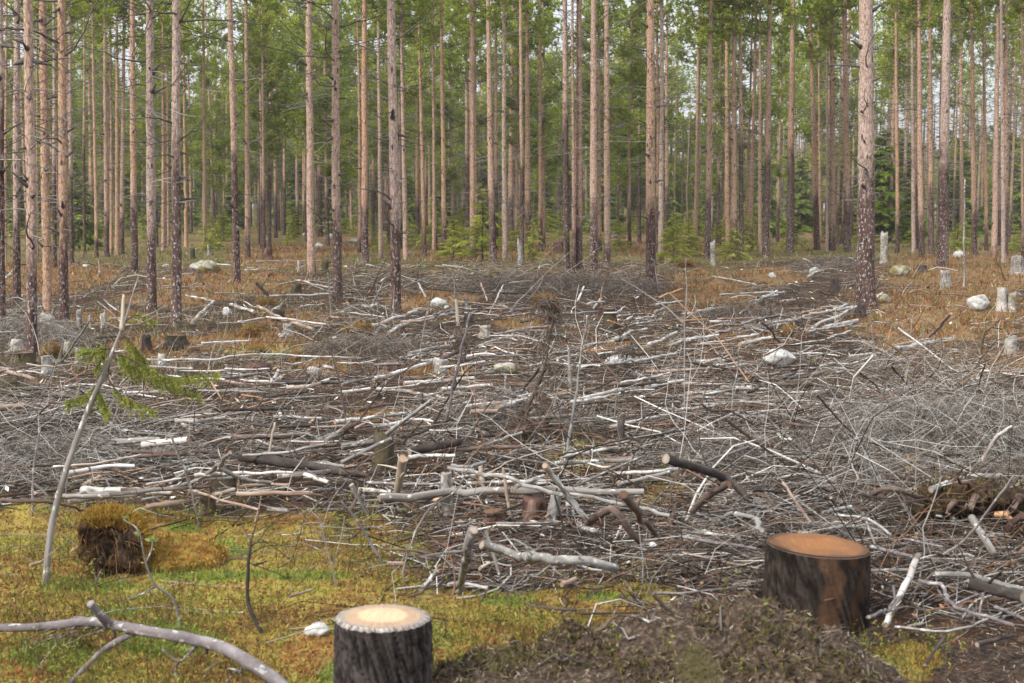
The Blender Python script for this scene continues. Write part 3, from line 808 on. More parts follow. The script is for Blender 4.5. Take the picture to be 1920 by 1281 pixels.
CROWN = [crown_mesh('crown', 100 + i, 8.6 + .4 * (i % 3), 16.5, 1.6, 560, 5, .20) for i in range(5)]
CROWN_LOW = [crown_mesh('crown', 120 + i, 2.3 + .9 * i, 15.0, 1.7, 2700, 4, .165) for i in range(4)]

def whorls(seed, zlo, zhi, n):
    g = np.random.default_rng(seed); K = 4; u = np.linspace(0, 1, K)
    z = g.uniform(zlo, zhi, n); a = g.uniform(0, 6.28, n); L = g.uniform(.25, 1.7, n) * np.clip((z - zlo) / 4 + .35, 0, 1)
    P = np.stack([np.cos(a)[:, None] * L[:, None] * u, np.sin(a)[:, None] * L[:, None] * u, z[:, None] + L[:, None] * (g.uniform(-.3, .5, n)[:, None] * u + g.uniform(-.3, .2, n)[:, None] * u ** 2)], -1)
    V, Q = tubes(P, np.linspace(.010, .004, K) * np.ones((n, 1)), 3)
    return mk_mesh('dead_branches', V, [Q], [M['tone']], col=np.repeat(pick(g, [(.13, .11, .10), (.26, .24, .22), (.08, .06, .05)], [2, 2, 1], n), K * 3, 0))
WHORL = [whorls(720 + i, 1.2, 9.5, 110) for i in range(4)]

# (x at the top edge, x at the foot, y of the foot, width px, hue 0 orange .. 1 pinkish grey, height m where dark bark ends, lichen)
PINES = [
 (1,5,635,12,.9,3.5,.5),(32,33,574,14,.9,1.6,.5),(52,62,674,20,.55,1.2,.75),(80,90,596,17,.15,-.5,.3),(115,120,602,17,.1,1.6,.4),(130,134,494,8,.9,3,.4),(101,103,505,8,.8,3,.3),
 (12,10,500,6,.1,-1,.2),(69,70,480,5,.2,0,.2),(158,159,482,6,.5,4.5,.3),(173,181,484,7,.3,1,.3),(196,200,482,9,.4,1.5,.4),(207,209,478,6,.2,0,.2),(219,220,480,8,.1,0,.2),
 (233,228,477,9,.6,1.5,.4),(248,252,512,13,.15,2,.5),(280,285,588,17,1,1.6,.9),(330,330,611,18,.95,2.7,1),(305,306,470,7,.2,0,.3),(313,316,462,5,.2,0,.2),(343,349,464,7,.1,-1,.2),
 (381,385,467,8,.3,0,.2),(404,404,432,9,.5,2,.4),(431,443,531,13,.5,3.2,.7),(461,464,484,10,.4,1,.4),(486,487,455,7,.2,2,.3),(509,505,443,7,.4,4,.3),(513,517,446,7,.2,2.5,.3),
 (535,532,443,7,.3,3.4,.3),(556,558,442,7,.7,2,.4),(567,570,445,6,.1,2,.3),(579,584,517,15,.6,.2,.6),(596,600,444,10,.25,3.8,.4),(629,632,566,17,.7,1.8,.6),
 (683,685,493,13,.0,2.0,.8),(699,700,457,7,.6,3,.4),(709,714,484,8,.85,0,.3),(733,743,590,18,1,1.7,.5),(752,761,487,9,.7,0,.4),(781,783,455,8,.0,2.4,.3),(785,796,480,8,.1,1,.3),
 (812,814,470,7,.35,0,.2),(827,833,480,9,.1,1.4,.5),(873,877,460,9,.7,4.4,.7),(886,887,485,10,.2,.6,.3),(915,925,493,13,.5,2.2,.6),(930,930,470,8,.5,3,.4),(945,947,490,9,.95,0,.9),
 (961,957,452,11,.2,2.4,.9),(976,979,494,8,.5,3.4,.5),(988,990,480,11,.25,2,.4),(1012,1014,472,8,.2,1.5,.5),(1059,1063,512,12,.9,4.6,.9),(1073,1076,512,7,.5,1,.4),(1086,1085,511,14,.4,1.6,.6),
 (1113,1113,516,15,.6,2.0,1),(1122,1125,470,7,.0,.5,.2),(1137,1138,497,12,.4,1,1),(1198,1199,454,7,.6,4.6,.4),(1219,1221,532,19,.2,2.0,.45),(1232,1234,480,7,.2,2,.3),(1241,1239,489,10,.95,.4,.7),
 (1270,1270,432,10,.3,4.6,.4),(1333,1327,485,12,.4,2.4,.7),(1362,1365,472,10,.05,.2,.3),(1377,1377,484,12,.35,1.4,.2),(1388,1390,484,9,.6,4.6,.5),(1425,1425,472,8,.6,-.5,.2),(1443,1436,482,13,.45,3.8,.8),
 (1487,1481,474,14,.3,4.2,.9),(1518,1532,469,11,.15,2.4,.5),(1534,1538,452,6,.1,0,.2),(1560,1560,470,12,.45,1,.5),(1551,1551,471,5,1,-1,.6),(1584,1589,472,13,.35,2.2,.8),
 (1624,1624,576,33,.95,2.6,1),(1680,1682,475,8,.05,1.4,.4),(1710,1713,475,8,.95,0,.7),(1723,1728,484,11,.35,1.6,.4),(1743,1746,477,10,.3,2.6,.6),(1768,1772,455,7,.2,1.5,.3),(1776,1767,501,20,1,3.4,1),
 (1801,1803,460,8,.3,.4,.3),(1822,1827,479,10,.25,2,.6),(1843,1850,470,7,.0,1,.3),(1872,1864,482,11,.55,.4,.6),(1877,1881,492,8,1,-1,1),(1887,1885,480,9,.3,2.2,.7),(1916,1918,490,6,.3,1,.4),
]
SIZEW = lambda w: 'stout' if w > 26 else 'thick' if w >= 16 else 'middling' if w >= 10 else 'slim'
HUEW = lambda h: 'bright orange' if h < .12 else 'orange brown' if h < .38 else 'pinkish brown' if h < .75 else 'pale pinkish grey'

def trunk_mesh(base, top, r0, seed, S=14, H=16.5, kink=None):
    """base at the origin; top = (dx, dy, z) of a point higher up that the stem runs through"""
    g = np.random.default_rng(seed)
    z = np.concatenate([[-.25, 0, .08, .2], np.arange(.45, 7, .32), np.arange(7.4, H, 1.0), [H]])
    s = np.where(z < top[2], z / top[2], 1 + (z - top[2]) / top[2] * .5)
    wx = .006 * np.cumsum(g.normal(0, 1, len(z))) * .6; wx -= np.interp(z, [z[0], top[2], H], [wx[0], np.interp(top[2], z, wx), wx[-1]])
    P = np.stack([top[0] * s + wx, top[1] * s, z], -1)
    if kink is not None:
        P[:, 0] += kink[1] * np.exp(-((z - kink[0]) / .22) ** 2)
    r = r0 * (1 - .80 * np.clip(z / H, 0, 1) ** 1.15) * (1 + .28 * np.exp(-np.clip(z, 0, 9) / .16))
    r = np.maximum(r, .012)
    V, F, uv = one_tube(P, r, S, .028, seed, (False, True))
    return mk_mesh('trunk', V, F, [M['pine']], uv=uv), P, r

PINE_XY = []
for i, (xt, xb, yb, w, hue, line, lich) in enumerate(PINES):
    b = hit1(xb, yb); D = b[1]
    tp = at(xt, 0, D); d = tp - b
    r0 = .5 * w * D / FPX * 1.04
    rt = root('pine_tree', tuple(b)); tag(rt, None, 'pine tree', 'pines left standing along the edge of the clearing')
    big = w >= 9
    H = 15.5 + (i * 7 % 5) * .5
    me, P, rr = trunk_mesh(b, d, r0, 300 + i, 18 if w > 26 else 12 if big else 8, H, (2.2, .09) if xt == 343 else None)
    tr = ob('trunk', me, rt)
    tr['bark_line'] = float(line); tr['hue'] = float(hue); tr['lichen'] = float(lich)
    g = np.random.default_rng(900 + i)
    zc = 11.0; off = (float(np.interp(zc, P[:, 2], P[:, 0])), float(np.interp(zc, P[:, 2], P[:, 1])), 0)
    ob('crown', CROWN[i % 5], rt, off, (0, 0, float(g.uniform(0, 6.28))), (1.0, 1.0, H / 16.5))
    q_ = ob('dead_branches', WHORL[i % 4], rt, None, (0, 0, i * 1.7), (.9, .9, 1) if w < 12 else (.75, .75, 1)); q_['kind'] = 'stuff'
    nbr = 28 if w >= 16 else 18 if w >= 12 else 10 if big else 0
    dark = lich > .55
    zs = np.sort(g.uniform(1.2, 9.0, nbr)) if nbr else []
    for z in zs:
        px_, py_, r_ = (float(np.interp(z, P[:, 2], q)) for q in (P[:, 0], P[:, 1], rr))
        a = float(g.choice([g.uniform(-.6, .6), np.pi + g.uniform(-.6, .6), g.uniform(-2.4, -.7)]))
        if g.random() < (.62 if z < 4.5 else .35):
            sc = float(g.uniform(.08, .20)) * (1.25 if w > 26 else 1)
            ob('branch_stub', STUB[int(g.integers(3))], tr, (px_ + .8 * r_ * math.cos(a), py_ + .8 * r_ * math.sin(a), z), (0, float(g.uniform(-.9, .5)), a), (sc * 1.4, sc * .8, sc * .8))
        else:
            L = float(g.uniform(.25, .9) if z < 4.5 else g.uniform(.6, 1.7)); k = min(1.0 / L, 1.6) * (1.1 if w > 16 else .8)
            ob('dead_branch', DEAD[int(g.integers(6))], tr, (px_ + .7 * r_ * math.cos(a), py_ + .7 * r_ * math.sin(a), z), (0, float(g.uniform(-.75, .25)), a), (L, L * k, L * k))
    PINE_XY.append((b[0], b[1]))
    look = f'{SIZEW(w)} {HUEW(hue)} pine' + (' flecked with lichen' if lich > .85 else ' dark below' if line > 1.2 else '')
    if w == 33: rt['label'] = 'stoutest pine, grey and lichen spotted, standing behind a heap of white birch logs'
    else: later(rt, look, b[0], b[1])
LANDMARKS.append((PINE_XY[75][0], PINE_XY[75][1], 'the stoutest lichen spotted pine'))

# slimmer pines deeper in the wood
def far_trunk(seed):
    g = np.random.default_rng(seed)
    z = np.array([-.3, 0, .3, 1.5, 3, 5, 7, 9, 11, 13, 16.]); P = np.stack([np.cumsum(g.normal(0, .03, 11)), 0 * z, z], -1); P[:2, 0] = 0
    r = .115 * (1 - .8 * np.clip(z / 16, 0, 1)) * (1 + .25 * np.exp(-np.clip(z, 0, 9) / .2))
    V, F, uv = one_tube(P, r, 8, .02, seed, (False, True))
    return mk_mesh('trunk', V, F, [M['pine']], uv=uv)
FAR_TRUNK = [far_trunk(700 + i) for i in range(5)]
g = np.random.default_rng(77)
spots = []
tries = 0
while len(spots) < 190 and tries < 20000:
    tries += 1
    D = 60 + 85 * g.random() ** 1.1; s = g.uniform(-.365, .365); x = s * D
    if all((x - a) ** 2 + (D - b) ** 2 > 5.5 for a, b in spots): spots.append((x, D))
for i, (x, D) in enumerate(spots):
    z = float(height(x, D)); sc = float(g.uniform(.9, 1.12))
    rt = root('pine_tree', (x, D, z)); rt.rotation_euler = (float(g.normal(0, .008)), float(g.normal(0, .012)), float(g.uniform(0, 6.28)))
    rt.scale = (sc, sc, sc * float(g.uniform(.92, 1.08)))
    hue = float(g.choice([.1, .3, .5, .7, .9])); kk = float(g.uniform(.58, 1.05))
    tr = ob('trunk', FAR_TRUNK[i % 5], rt, None, None, (kk, kk, 1)); tr['bark_line'] = float(g.uniform(0, 4)); tr['hue'] = hue; tr['lichen'] = float(g.uniform(.2, .6))
    ob('crown', CROWN_LOW[int(g.integers(4))] if (D > 84 or g.random() < .5) and not (x / D > .10 and g.random() < .80) else CROWN[i % 5], rt, None, (0, 0, float(g.uniform(0, 6.28))), (.62, .62, 1.0) if x / D > .12 and i % 5 < 3 else None)
    wo = ob('dead_branches', WHORL[i % 4], rt, None, (0, 0, float(g.uniform(0, 6.28)))); wo['kind'] = 'stuff'
    tag(rt, None, 'pine tree', 'distant pines deep in the wood'); FAR_TODO.append((rt, f'distant {HUEW(hue)} pine', x, D))

# the wood beyond, one mass of stems and crowns
def far_wood():
    g = np.random.default_rng(78); B = Bag()
    srcs = bpy.data.collections.new('far_crown_kinds')          # the kinds of tree that the far wood is made of
    for i in range(3):
        m = crown_mesh('crown', 140 + i, .8 + 1.3 * i, 15.0 - i, 2.4, 2200, 3, .27)
        bm_v, bm_f, bm_u = one_tube(np.array([(0, 0, -.4), (.05, 0, 3), (0, .05, 8), (0, 0, 14.5 - i)]), [.13, .115, .09, .02], 5, 0, i, (False, False))
        t = mk_mesh('stem', bm_v, bm_f, [M['needle']], col=np.tile([[.27, .19, .14]], (len(bm_v), 1)))
        import bmesh
        bb = bmesh.new(); bb.from_mesh(m); bb.from_mesh(t); bb.to_mesh(m); bb.free()
        srcs.objects.link(bpy.data.objects.new('far_tree', m))
    pts, rot, scl, idx = [], [], [], []
    for k in range(430):
        D = 112 + 170 * g.random() ** 1.25; x = g.uniform(-.44, .44) * D
        s = g.uniform(.88, 1.12) * (.70 if x / D > .12 else .88 if x / D > 0 else 1)
        if x / D > .14 and k % 3 == 0: continue
        pts.append((x, D, float(height(x, D)))); rot.append((0, 0, g.uniform(0, 6.28))); scl.append((1, 1, s)); idx.append(k % 3)
    for k in range(1300):
        D = g.uniform(105, 210); x = g.uniform(-.42, .42) * D; z = float(height(x, D)); r = g.uniform(.05, .11); H = g.uniform(7, 12)
        tv, tf, _ = one_tube(np.stack([x + g.normal(0, .06, 3), np.full(3, D), z + np.array([-.3, 3, H])], -1), [r, r * .85, r * .4], 5, 0, k, (False, False))
        B.add(tv, tf, None, 0, pick(g, [(.46, .34, .25), (.38, .31, .26), (.22, .17, .14)], [2.6, 3, 1.6], 1)[0])
    me = B.mesh('distant_forest', [M['needle']], False, True)
    n0 = len(me.vertices)
    pm = bpy.data.meshes.new('far_tree_spots'); pm.from_pydata(pts, [], [])
    for nm, ty, dat in (('rot', 'FLOAT_VECTOR', rot), ('scl', 'FLOAT_VECTOR', scl)):
        a = pm.attributes.new(nm, ty, 'POINT'); a.data.foreach_set('vector', np.array(dat, np.float32).ravel())
    a = pm.attributes.new('pick', 'INT', 'POINT'); a.data.foreach_set('value', np.array(idx, np.int32))
    spots_ob = bpy.data.objects.new('far_tree_spots', pm); srcs2 = spots_ob
    o = ob('distant_forest', me); tag(o, kind='stuff')
    ng = bpy.data.node_groups.new('far_wood', 'GeometryNodeTree')
    ng.interface.new_socket('Geometry', in_out='INPUT', socket_type='NodeSocketGeometry'); ng.interface.new_socket('Geometry', in_out='OUTPUT', socket_type='NodeSocketGeometry')
    N = ng.nodes.new; Lk = ng.links.new
    gi, go = N('NodeGroupInput'), N('NodeGroupOutput')
    oi = N('GeometryNodeObjectInfo'); oi.inputs['Object'].default_value = spots_ob
    ci = N('GeometryNodeCollectionInfo'); ci.inputs['Collection'].default_value = srcs; ci.inputs['Separate Children'].default_value = True; ci.inputs['Reset Children'].default_value = True
    ip = N('GeometryNodeInstanceOnPoints'); ip.inputs['Pick Instance'].default_value = True
    def named(nm, ty):
        q = N('GeometryNodeInputNamedAttribute'); q.data_type = ty; q.inputs['Name'].default_value = nm
        return [z for z in q.outputs if z.name == 'Attribute' and z.enabled][0]
    e2r = N('FunctionNodeEulerToRotation'); Lk(named('rot', 'FLOAT_VECTOR'), e2r.inputs[0])
    jn = N('GeometryNodeJoinGeometry')
    Lk(oi.outputs['Geometry'], ip.inputs['Points']); Lk(ci.outputs[0], ip.inputs['Instance']); Lk(named('pick', 'INT'), ip.inputs['Instance Index'])
    Lk(e2r.outputs[0], ip.inputs['Rotation']); Lk(named('scl', 'FLOAT_VECTOR'), ip.inputs['Scale'])
    Lk(gi.outputs[0], jn.inputs[0]); Lk(ip.outputs[0], jn.inputs[0]); Lk(jn.outputs[0], go.inputs[0])
    md = o.modifiers.new('far_wood', 'NODES'); md.node_group = ng
far_wood()

# ------------------------------------------------------------------ young spruces and spruces under the pines
def spruce_mesh(seed, H, spread, per=26, size=.10, greens=None, layers=11, wide=.22):
    g = np.random.default_rng(seed); VV, TT, CC = [], [], []; n0 = 0
    nb = layers * 6
    z0 = np.linspace(.06, .97, nb) * H; L = spread * (1 - z0 / H) ** .8 * g.uniform(.55, 1.1, nb) + .03 * H
    az = g.uniform(0, 6.28, nb); K = 5; u = np.linspace(0, 1, K)
    P = np.stack([np.cos(az)[:, None] * L[:, None] * u, np.sin(az)[:, None] * L[:, None] * u, z0[:, None] + L[:, None] * (.25 * u - .35 * u ** 2)], -1)
    V, Q = tubes(P, np.linspace(1, .3, K) * .006 * np.ones((nb, 1)), 3)
    col = np.tile([[.12, .09, .06]], (len(V), 1))
    cl = pick(g, greens or [(.30, .37, .06), (.38, .43, .075), (.24, .31, .055), (.44, .44, .10)], [3, 3, 2, 1][:len(greens or [0] * 4)], nb)
    b = np.repeat(np.arange(nb), per); m = len(b); uu = g.uniform(.12, 1.05, m)
    i0 = np.minimum((uu * (K - 1)).astype(int), K - 2); f = (uu * (K - 1) - i0)[:, None]
    c = P[b, i0] * (1 - f) + P[b, i0 + 1] * f
    side = np.stack([-np.sin(az), np.cos(az), 0 * az], -1)[b]; out = np.stack([np.cos(az), np.sin(az), 0 * az], -1)[b]
    s = g.choice([-1, 1], m)[:, None]
    d = side * s * g.uniform(.3, 1, (m, 1)) + out * .7 + np.array([0, 0, -.25]) + g.normal(0, .3, (m, 3)); d /= np.linalg.norm(d, axis=1, keepdims=True)
    e = np.cross(d, g.normal(0, 1, (m, 3))); e /= np.linalg.norm(e, axis=1, keepdims=True)
    ln = (L[b] * .3 + size)[:, None] * g.uniform(.5, 1.1, (m, 1)); wd = np.minimum(ln * wide, .035 + .01 * H)
    T = np.stack([c - e * wd, c + e * wd, c + d * ln], 1).reshape(-1, 3)
    return mk_mesh('needles', np.concatenate([V, T]), [Q, np.arange(m * 3).reshape(-1, 3) + len(V)], [M['needle']], col=np.concatenate([col, np.repeat(cl[b] * g.uniform(.75, 1.25, (m, 1)), 3, 0)]), smooth=False)
def stem_mesh(H, r, seed=0):
    z = np.linspace(-.1, H, 7); g = np.random.default_rng(seed)
    V, F, uv = one_tube(np.stack([g.normal(0, .008 * H, 7), g.normal(0, .008 * H, 7), z], -1), r * (1 - .85 * np.clip(z / H, 0, 1)), 6, .05, seed)
    return mk_mesh('trunk', V, F, [M['brown']], uv=uv)
YSP = [spruce_mesh(200 + i, 1.0, .30 + .05 * i, 34, .025, [(.36, .40, .06), (.43, .46, .08), (.29, .33, .05), (.46, .44, .13)], 8, .11) for i in range(4)]
YST = [stem_mesh(1.0, .012, i) for i in range(2)]
BSP = [spruce_mesh(210 + i, 1.0, .20 + .02 * i, 40, .03, [(.19, .26, .045), (.24, .31, .05), (.15, .21, .04), (.30, .34, .07)], 18) for i in range(3)]
def young(px, py, hp, k=0, meshes=None, name='young_spruce', look=None, fw=1.0, D=None):
    b = hit1(px, py)
    if D is not None: b = np.array([(px - W / 2) / FPX * D, D, float(height((px - W / 2) / FPX * D, D))])
    H = hp * b[1] / FPX * (1.25 if name == 'young_spruce' else 1.0)
    rt = root(name, tuple(b)); gg = np.random.default_rng(int(px * 7 + py))
    rt.scale = (H * fw, H * fw, H); rt.rotation_euler = (0, 0, float(gg.uniform(0, 6.28)))
    ms = meshes or YSP
    ob('needles', ms[k % len(ms)], rt); ob('trunk', YST[k % 2], rt)
    return rt, b
YL = [(820,468,88),(905,490,120),(870,455,60),(925,470,70),(975,470,60),(1000,492,66),(850,484,60),(672,442,50),(700,440,40),(640,438,44),(760,462,64),(1262,492,70),(1290,480,60),(1240,470,58),(1392,472,66),
      (1375,488,50),(1460,440,60),(1440,432,50),(1420,450,44),(1488,470,60),(1880,440,80),(1905,430,70),(1850,430,50),(1700,428,56),(1660,440,40),(60,440,60),(105,450,54),(200,446,48),(310,445,54),(345,440,46),
      (420,452,50),(405,470,44),(500,440,40),(548,442,44),(590,442,46),(1150,432,40),(1180,440,44),(1310,455,56),(1565,452,50),(1600,440,44),(1640,600,18),(640,515,22),(1780,442,48),(1735,446,40),(1812,445,46),
      (385,470,40),(270,448,44),(20,446,50),(1020,452,60),(1050,446,44),(960,436,50),(800,438,44),(735,438,46),(1110,440,44),(1350,440,44),(1530,440,50)]
for i, (px, py, hp) in enumerate(YL):
    rt, b = young(px, py, hp, i, None, 'young_spruce', None, 1.0 + .5 * (i % 3 == 0))
    tag(rt, None, 'young spruce', 'yellow-green young spruces under the pines')
    later(rt, f"{'low' if hp < 45 else 'knee high' if hp < 60 else 'tall bushy'} yellow green young spruce", b[0], b[1])
g = np.random.default_rng(88)
for i in range(54):
    D = g.uniform(58, 112); s = g.uniform(-.36, .36); px = W / 2 + s * FPX
    rt, b = young(px, 430, float(g.uniform(22, 46)), i, None, 'young_spruce', None, float(g.uniform(1.0, 1.7)), D)
    tag(rt, None, 'young spruce', 'yellow-green young spruces under the pines'); later(rt, 'distant low yellow green young spruce', b[0], b[1])
SL = [(150,170,66),(1690,190,88),(1572,150,92),(1655,210,74),(1700,120,70),(620,130,96),(250,140,98),(30,150,90),(1130,150,100),(1240,140,105),(905,150,98),(1420,180,96),(1795,190,90),(1500,150,104),(345,130,104),(440,120,95),
      (760,130,105),(1010,140,108),(1330,150,100),(1890,190,95),(550,150,110),(690,140,112),(95,150,100),(1610,170,110),(835,120,112)]
for i, (px, hp, D) in enumerate(SL):
    rt, b = young(px, 420, hp, i, BSP, 'spruce_tree', None, 1.15, D)
    tag(rt, None, 'spruce tree', 'dark green spruces between the pine trunks')
    later(rt, 'dark green narrow spruce between pine trunks', b[0], b[1])

# ------------------------------------------------------------------ stumps, snags and rocks
CR = {'A': (0, 400, 2.98), 'B': (640, 400, 2.98), 'C': (1280, 400, 2.98), 'D': (0, 800, 2.6625), 'E': (640, 800, 2.6625), 'F': (1280, 800, 2.6625),
      'Z': (60, 540, 4.928), 'P': (0, 0, 1.0)}
def full(c, x, y): a, b, s = CR[c]; return a + x / s, b + y / s

def disc_mesh(name, rim, mat, up=None, dish=0.0, seed=0):
    """a sawn face filled in from its rim, ring by ring; uv = (share of the radius, share of the turn)"""
    rim = np.asarray(rim); n = len(rim); c = rim.mean(0); g = np.random.default_rng(seed)
    sh = [1.0, .86, .66, .42, .2]; V = []; 
    for k in sh: V.append(c + (rim - c) * k + np.array([0, 0, 1.0]) * (dish * (1 - k)))
    V = np.concatenate(V + [c[None] + np.array([[0, 0, dish]])]); q = []; uq = []; t = []; ut = []
    for k in range(len(sh) - 1):
        for j in range(n):
            j2 = (j + 1) % n
            q.append((k * n + j, k * n + j2, (k + 1) * n + j2, (k + 1) * n + j)); uq += [(sh[k], j / n), (sh[k], (j + 1) / n), (sh[k + 1], (j + 1) / n), (sh[k + 1], j / n)]
    k = len(sh) - 1
    for j in range(n):
        t.append((k * n + j, k * n + (j + 1) % n, len(V) - 1)); ut += [(sh[k], j / n), (sh[k], (j + 1) / n), (0, j / n)]
    return mk_mesh(name, V, [q, t], [mat], uv=np.array(uq + ut))

STUMP_LOOK = {}
def stump(crop, x, y, w, h, kind='dark', top='cut', label=None, lm=None, lean=0.0, cat='stump', name='tree_stump', cut=None, group='stumps and snags left in the clearing', S=14, flare=.35):
    px, py = full(crop, x, y); s = CR[crop][2]
    b = hit1(px, py); D = b[1]; r = .5 * w / s * D / FPX; H = h / s * D / FPX
    seed = int(px * 3 + py); g = np.random.default_rng(seed)
    rt = root(name, tuple(b)); tag(rt, label, cat, group)
    K = 8; u = np.linspace(0, 1, K); z = -.08 + (H + .08) * u
    P = np.stack([lean * np.clip(z, 0, 9) + g.normal(0, .02, K) * r, .3 * g.normal(0, .1) * z, z], -1)
    rr = r * (1 + flare * np.exp(-np.clip(z, 0, 9) / (.35 * r + .03)) - .06 * u)
    V, F, uv = one_tube(P, rr, S, .10 if kind in ('lichen', 'birch', 'grey', 'red') else .07, seed, (False, top != 'cut'))
    if top == 'ragged':
        V = V.copy(); ring = slice((K - 1) * S, K * S); th = np.arange(S) / S * 2 * np.pi
        V[ring, 2] += (np.cos(th - g.uniform(0, 6)) * .5 + g.normal(0, .45, S)) * min(H * .16, r * 2.2)
    if kind == 'birch' and H > r * 1.2: pass
    ob('bark', mk_mesh('bark', V, F, [M['birch_old' if kind == 'birch' else kind]], uv=uv), rt)
    if top == 'cut':
        rim = V[(K - 1) * S:K * S].copy()
        ob('cut_face', disc_mesh('cut_face', rim, M[cut or ('cut_grey' if kind in ('grey', 'lichen', 'birch') else 'cut_red')], None, .004, seed), rt)
    if w / s > 26 and kind in ('dark', 'mossy', 'red'):
        for k in range(3):
            a = g.uniform(-2.8, -.3); l = r * g.uniform(1.3, 2.0); v = np.linspace(0, 1, 5)[:, None]
            Q = np.array([math.cos(a), math.sin(a), 0]) * r * .7 + v * np.array([math.cos(a), math.sin(a), 0]) * l + np.array([0, 0, 1.]) * (r * .35 - .40 * r * v - .05)
            V2, F2, uv2 = one_tube(Q, np.linspace(.30, .12, 5) * r, 7, .08, seed + k)
            ob('root', mk_mesh('root', V2, F2, [M[kind]], uv=uv2), rt)
    if lm: LANDMARKS.append((b[0], b[1], lm))
    return rt, b
ST = [
 ('A',985,738,112,58,'mossy','cut','low dark mossy stump with flat sawn top beside a dry mound','the low dark mossy stump'),
 ('A',822,765,52,82,'dark','ragged','dark split stump standing just beside the low mossy stump',None),
 ('A',92,770,62,66,'birch','ragged','white peeling birch stump behind the lichened red pine foot','the peeling birch stump'),
 ('A',152,872,84,96,'mossy','cut','dark mossy stump with pale cut rim at the foot of a red-barked pine',None),
 ('A',262,905,62,110,'lichen','cut','pale grey stump with straight sides beside a tall red-barked pine','the straight pale grey stump'),
 ('A',264,640,76,72,'birch','ragged','white birch stump leaning against a dark root clump',None),
 ('A',445,640,30,100,'lichen','ragged','slim grey stump with pale broken top among short poles',None),
 ('A',370,790,34,70,'birch','ragged','short slanting white birch stub below a leaning grey stick',None),
 ('A',435,845,28,90,'grey','cut','narrow grey pole stump behind the bent spruce sapling','the narrow grey pole stump'),
 ('A',505,640,18,70,'lichen','cut','thin pale cut pole among the other short grey poles',None),
 ('A',580,655,30,95,'lichen','ragged','grey broken pole stump beside the splintered sapling top',None),
 ('A',60,1005,110,80,'mossy','ragged','mossy rotten stump with a white birch bark patch below the peeled log','the mossy rotten stump'),
 ('A',1612,690,56,72,'lichen','ragged','pale grey broken stump at the end of the crossed birch logs','the crossed log stump'),
 ('A',1500,258,48,58,'red','ragged','reddish brown upturned stub on the rusty heath','the reddish heath stub'),
 ('A',1672,330,18,66,'birch','cut','small white birch post on the rusty heath',None),
 ('A',1165,235,14,60,'birch','cut','thin white birch post beside the dark forked stub',None),
 ('A',1078,255,26,58,'dark','ragged','dark forked stub at the wood edge beside a thin birch post','the dark forked stub'),
 ('A',557,345,12,86,'grey','cut','thin straight grey post on the brown heath',None),
 ('A',1655,470,60,70,'mossy','ragged','tangled mossy stump beside a reddish pine foot',None),
 ('A',1440,905,120,60,'red','ragged','wide reddish crumbling stump in the middle of the slash','the wide crumbling stump'),
 ('A',1555,600,70,60,'dark','ragged','dark stump under the crossed birch logs',None),
 ('A',905,850,46,60,'birch','ragged','small white birch stump behind the long thin birch log',None),
 ('A',1815,330,40,66,'mossy','ragged','dark mossy stub with a pale top at the wood edge',None),
 ('B',1500,640,76,108,'mossy','cut','mossy stump with flat lid standing in grey slash','the flat topped mossy stump'),
 ('B',800,690,56,62,'birch','ragged','white birch stump leaning beside a fan of roots','the leaning white birch stump'),
 ('B',712,625,56,66,'dark','ragged','small dark stump behind the white standing plank','the dark stump by the plank'),
 ('B',555,895,84,80,'lichen','ragged','grey white stump crumbling under the long birch log',None),
 ('B',540,680,64,66,'mossy','ragged','round mossy stump hidden behind the birch pole',None),
 ('B',340,690,34,70,'red','cut','short reddish stump among thin poles',None),
 ('B',275,895,100,70,'red','ragged','reddish rotten stump beside the long birch log',None),
 ('B',1215,225,60,70,'red','ragged','upturned reddish root stub at the wood edge','the upturned root stub'),
 ('B',1000,290,26,130,'lichen','ragged','grey lichen covered snag at the wood edge',None),
 ('C',1782,545,54,130,'birch','cut','broken white birch stump with peeled lid on the rusty slope','the broken slope birch stump'),
 ('C',1832,548,52,98,'birch','ragged','stout white birch stub beside the taller broken birch stump',None),
 ('C',1832,795,66,112,'birch','cut','white birch stump with mossy foot at the brush edge','the brush edge birch stump'),
 ('C',1122,280,40,165,'birch','ragged','white birch snag with black scars behind the stoutest pine','the scarred birch snag'),
 ('C',1868,345,72,106,'grey','cut','dark grey block-like stump on the rusty slope','the block-like grey stump'),
 ('C',1470,415,54,90,'lichen','ragged','grey lichen covered stump below the thick lichen pine','the grey lichen stump'),
 ('C',168,292,26,124,'birch','ragged','striped white birch snag among young spruces','the striped birch snag'),
 ('C',432,515,40,50,'dark','cut','dark stump at the end of the white birch heap',None),
 ('C',850,445,46,80,'dark','ragged','black jagged stump behind the birch log heap','the black jagged stump'),
 ('C',990,580,58,66,'dark','ragged','charcoal dark lump at the foot of the stoutest pine',None),
 ('C',1340,330,50,40,'dark','cut','low dark stump on the slope behind the stoutest pine',None),
 ('E',765,515,122,100,'red','cut','weathered reddish stump with furrowed sides on dark soil','the furrowed reddish stump'),
 ('E',528,482,60,258,'lichen','cut','tall pale grey cut pole with lichen, in front of a dark log','the tall pale grey pole'),
 ('E',960,480,120,130,'red','ragged','rotten red stump hung with roots and needles','the rotten red stump'),
 ('E',210,250,110,200,'mossy','ragged','mossy brown stump with white bark shreds in the slash','the mossy brown stump'),
 ('D',1035,430,76,130,'mossy','ragged','dark mossy stump beside the peeled orange log end','the dark mossy stump'),
 ('D',1122,305,96,90,'mossy','ragged','rounded mossy stump behind the slanting grey branches',None),
 ('F',1350,560,50,150,'grey','cut','short grey post with a flat cut on the brush bank','the short grey post'),
 ('E',1395,120,40,150,'dark','ragged','dark rotten post standing in the brush',None),
]
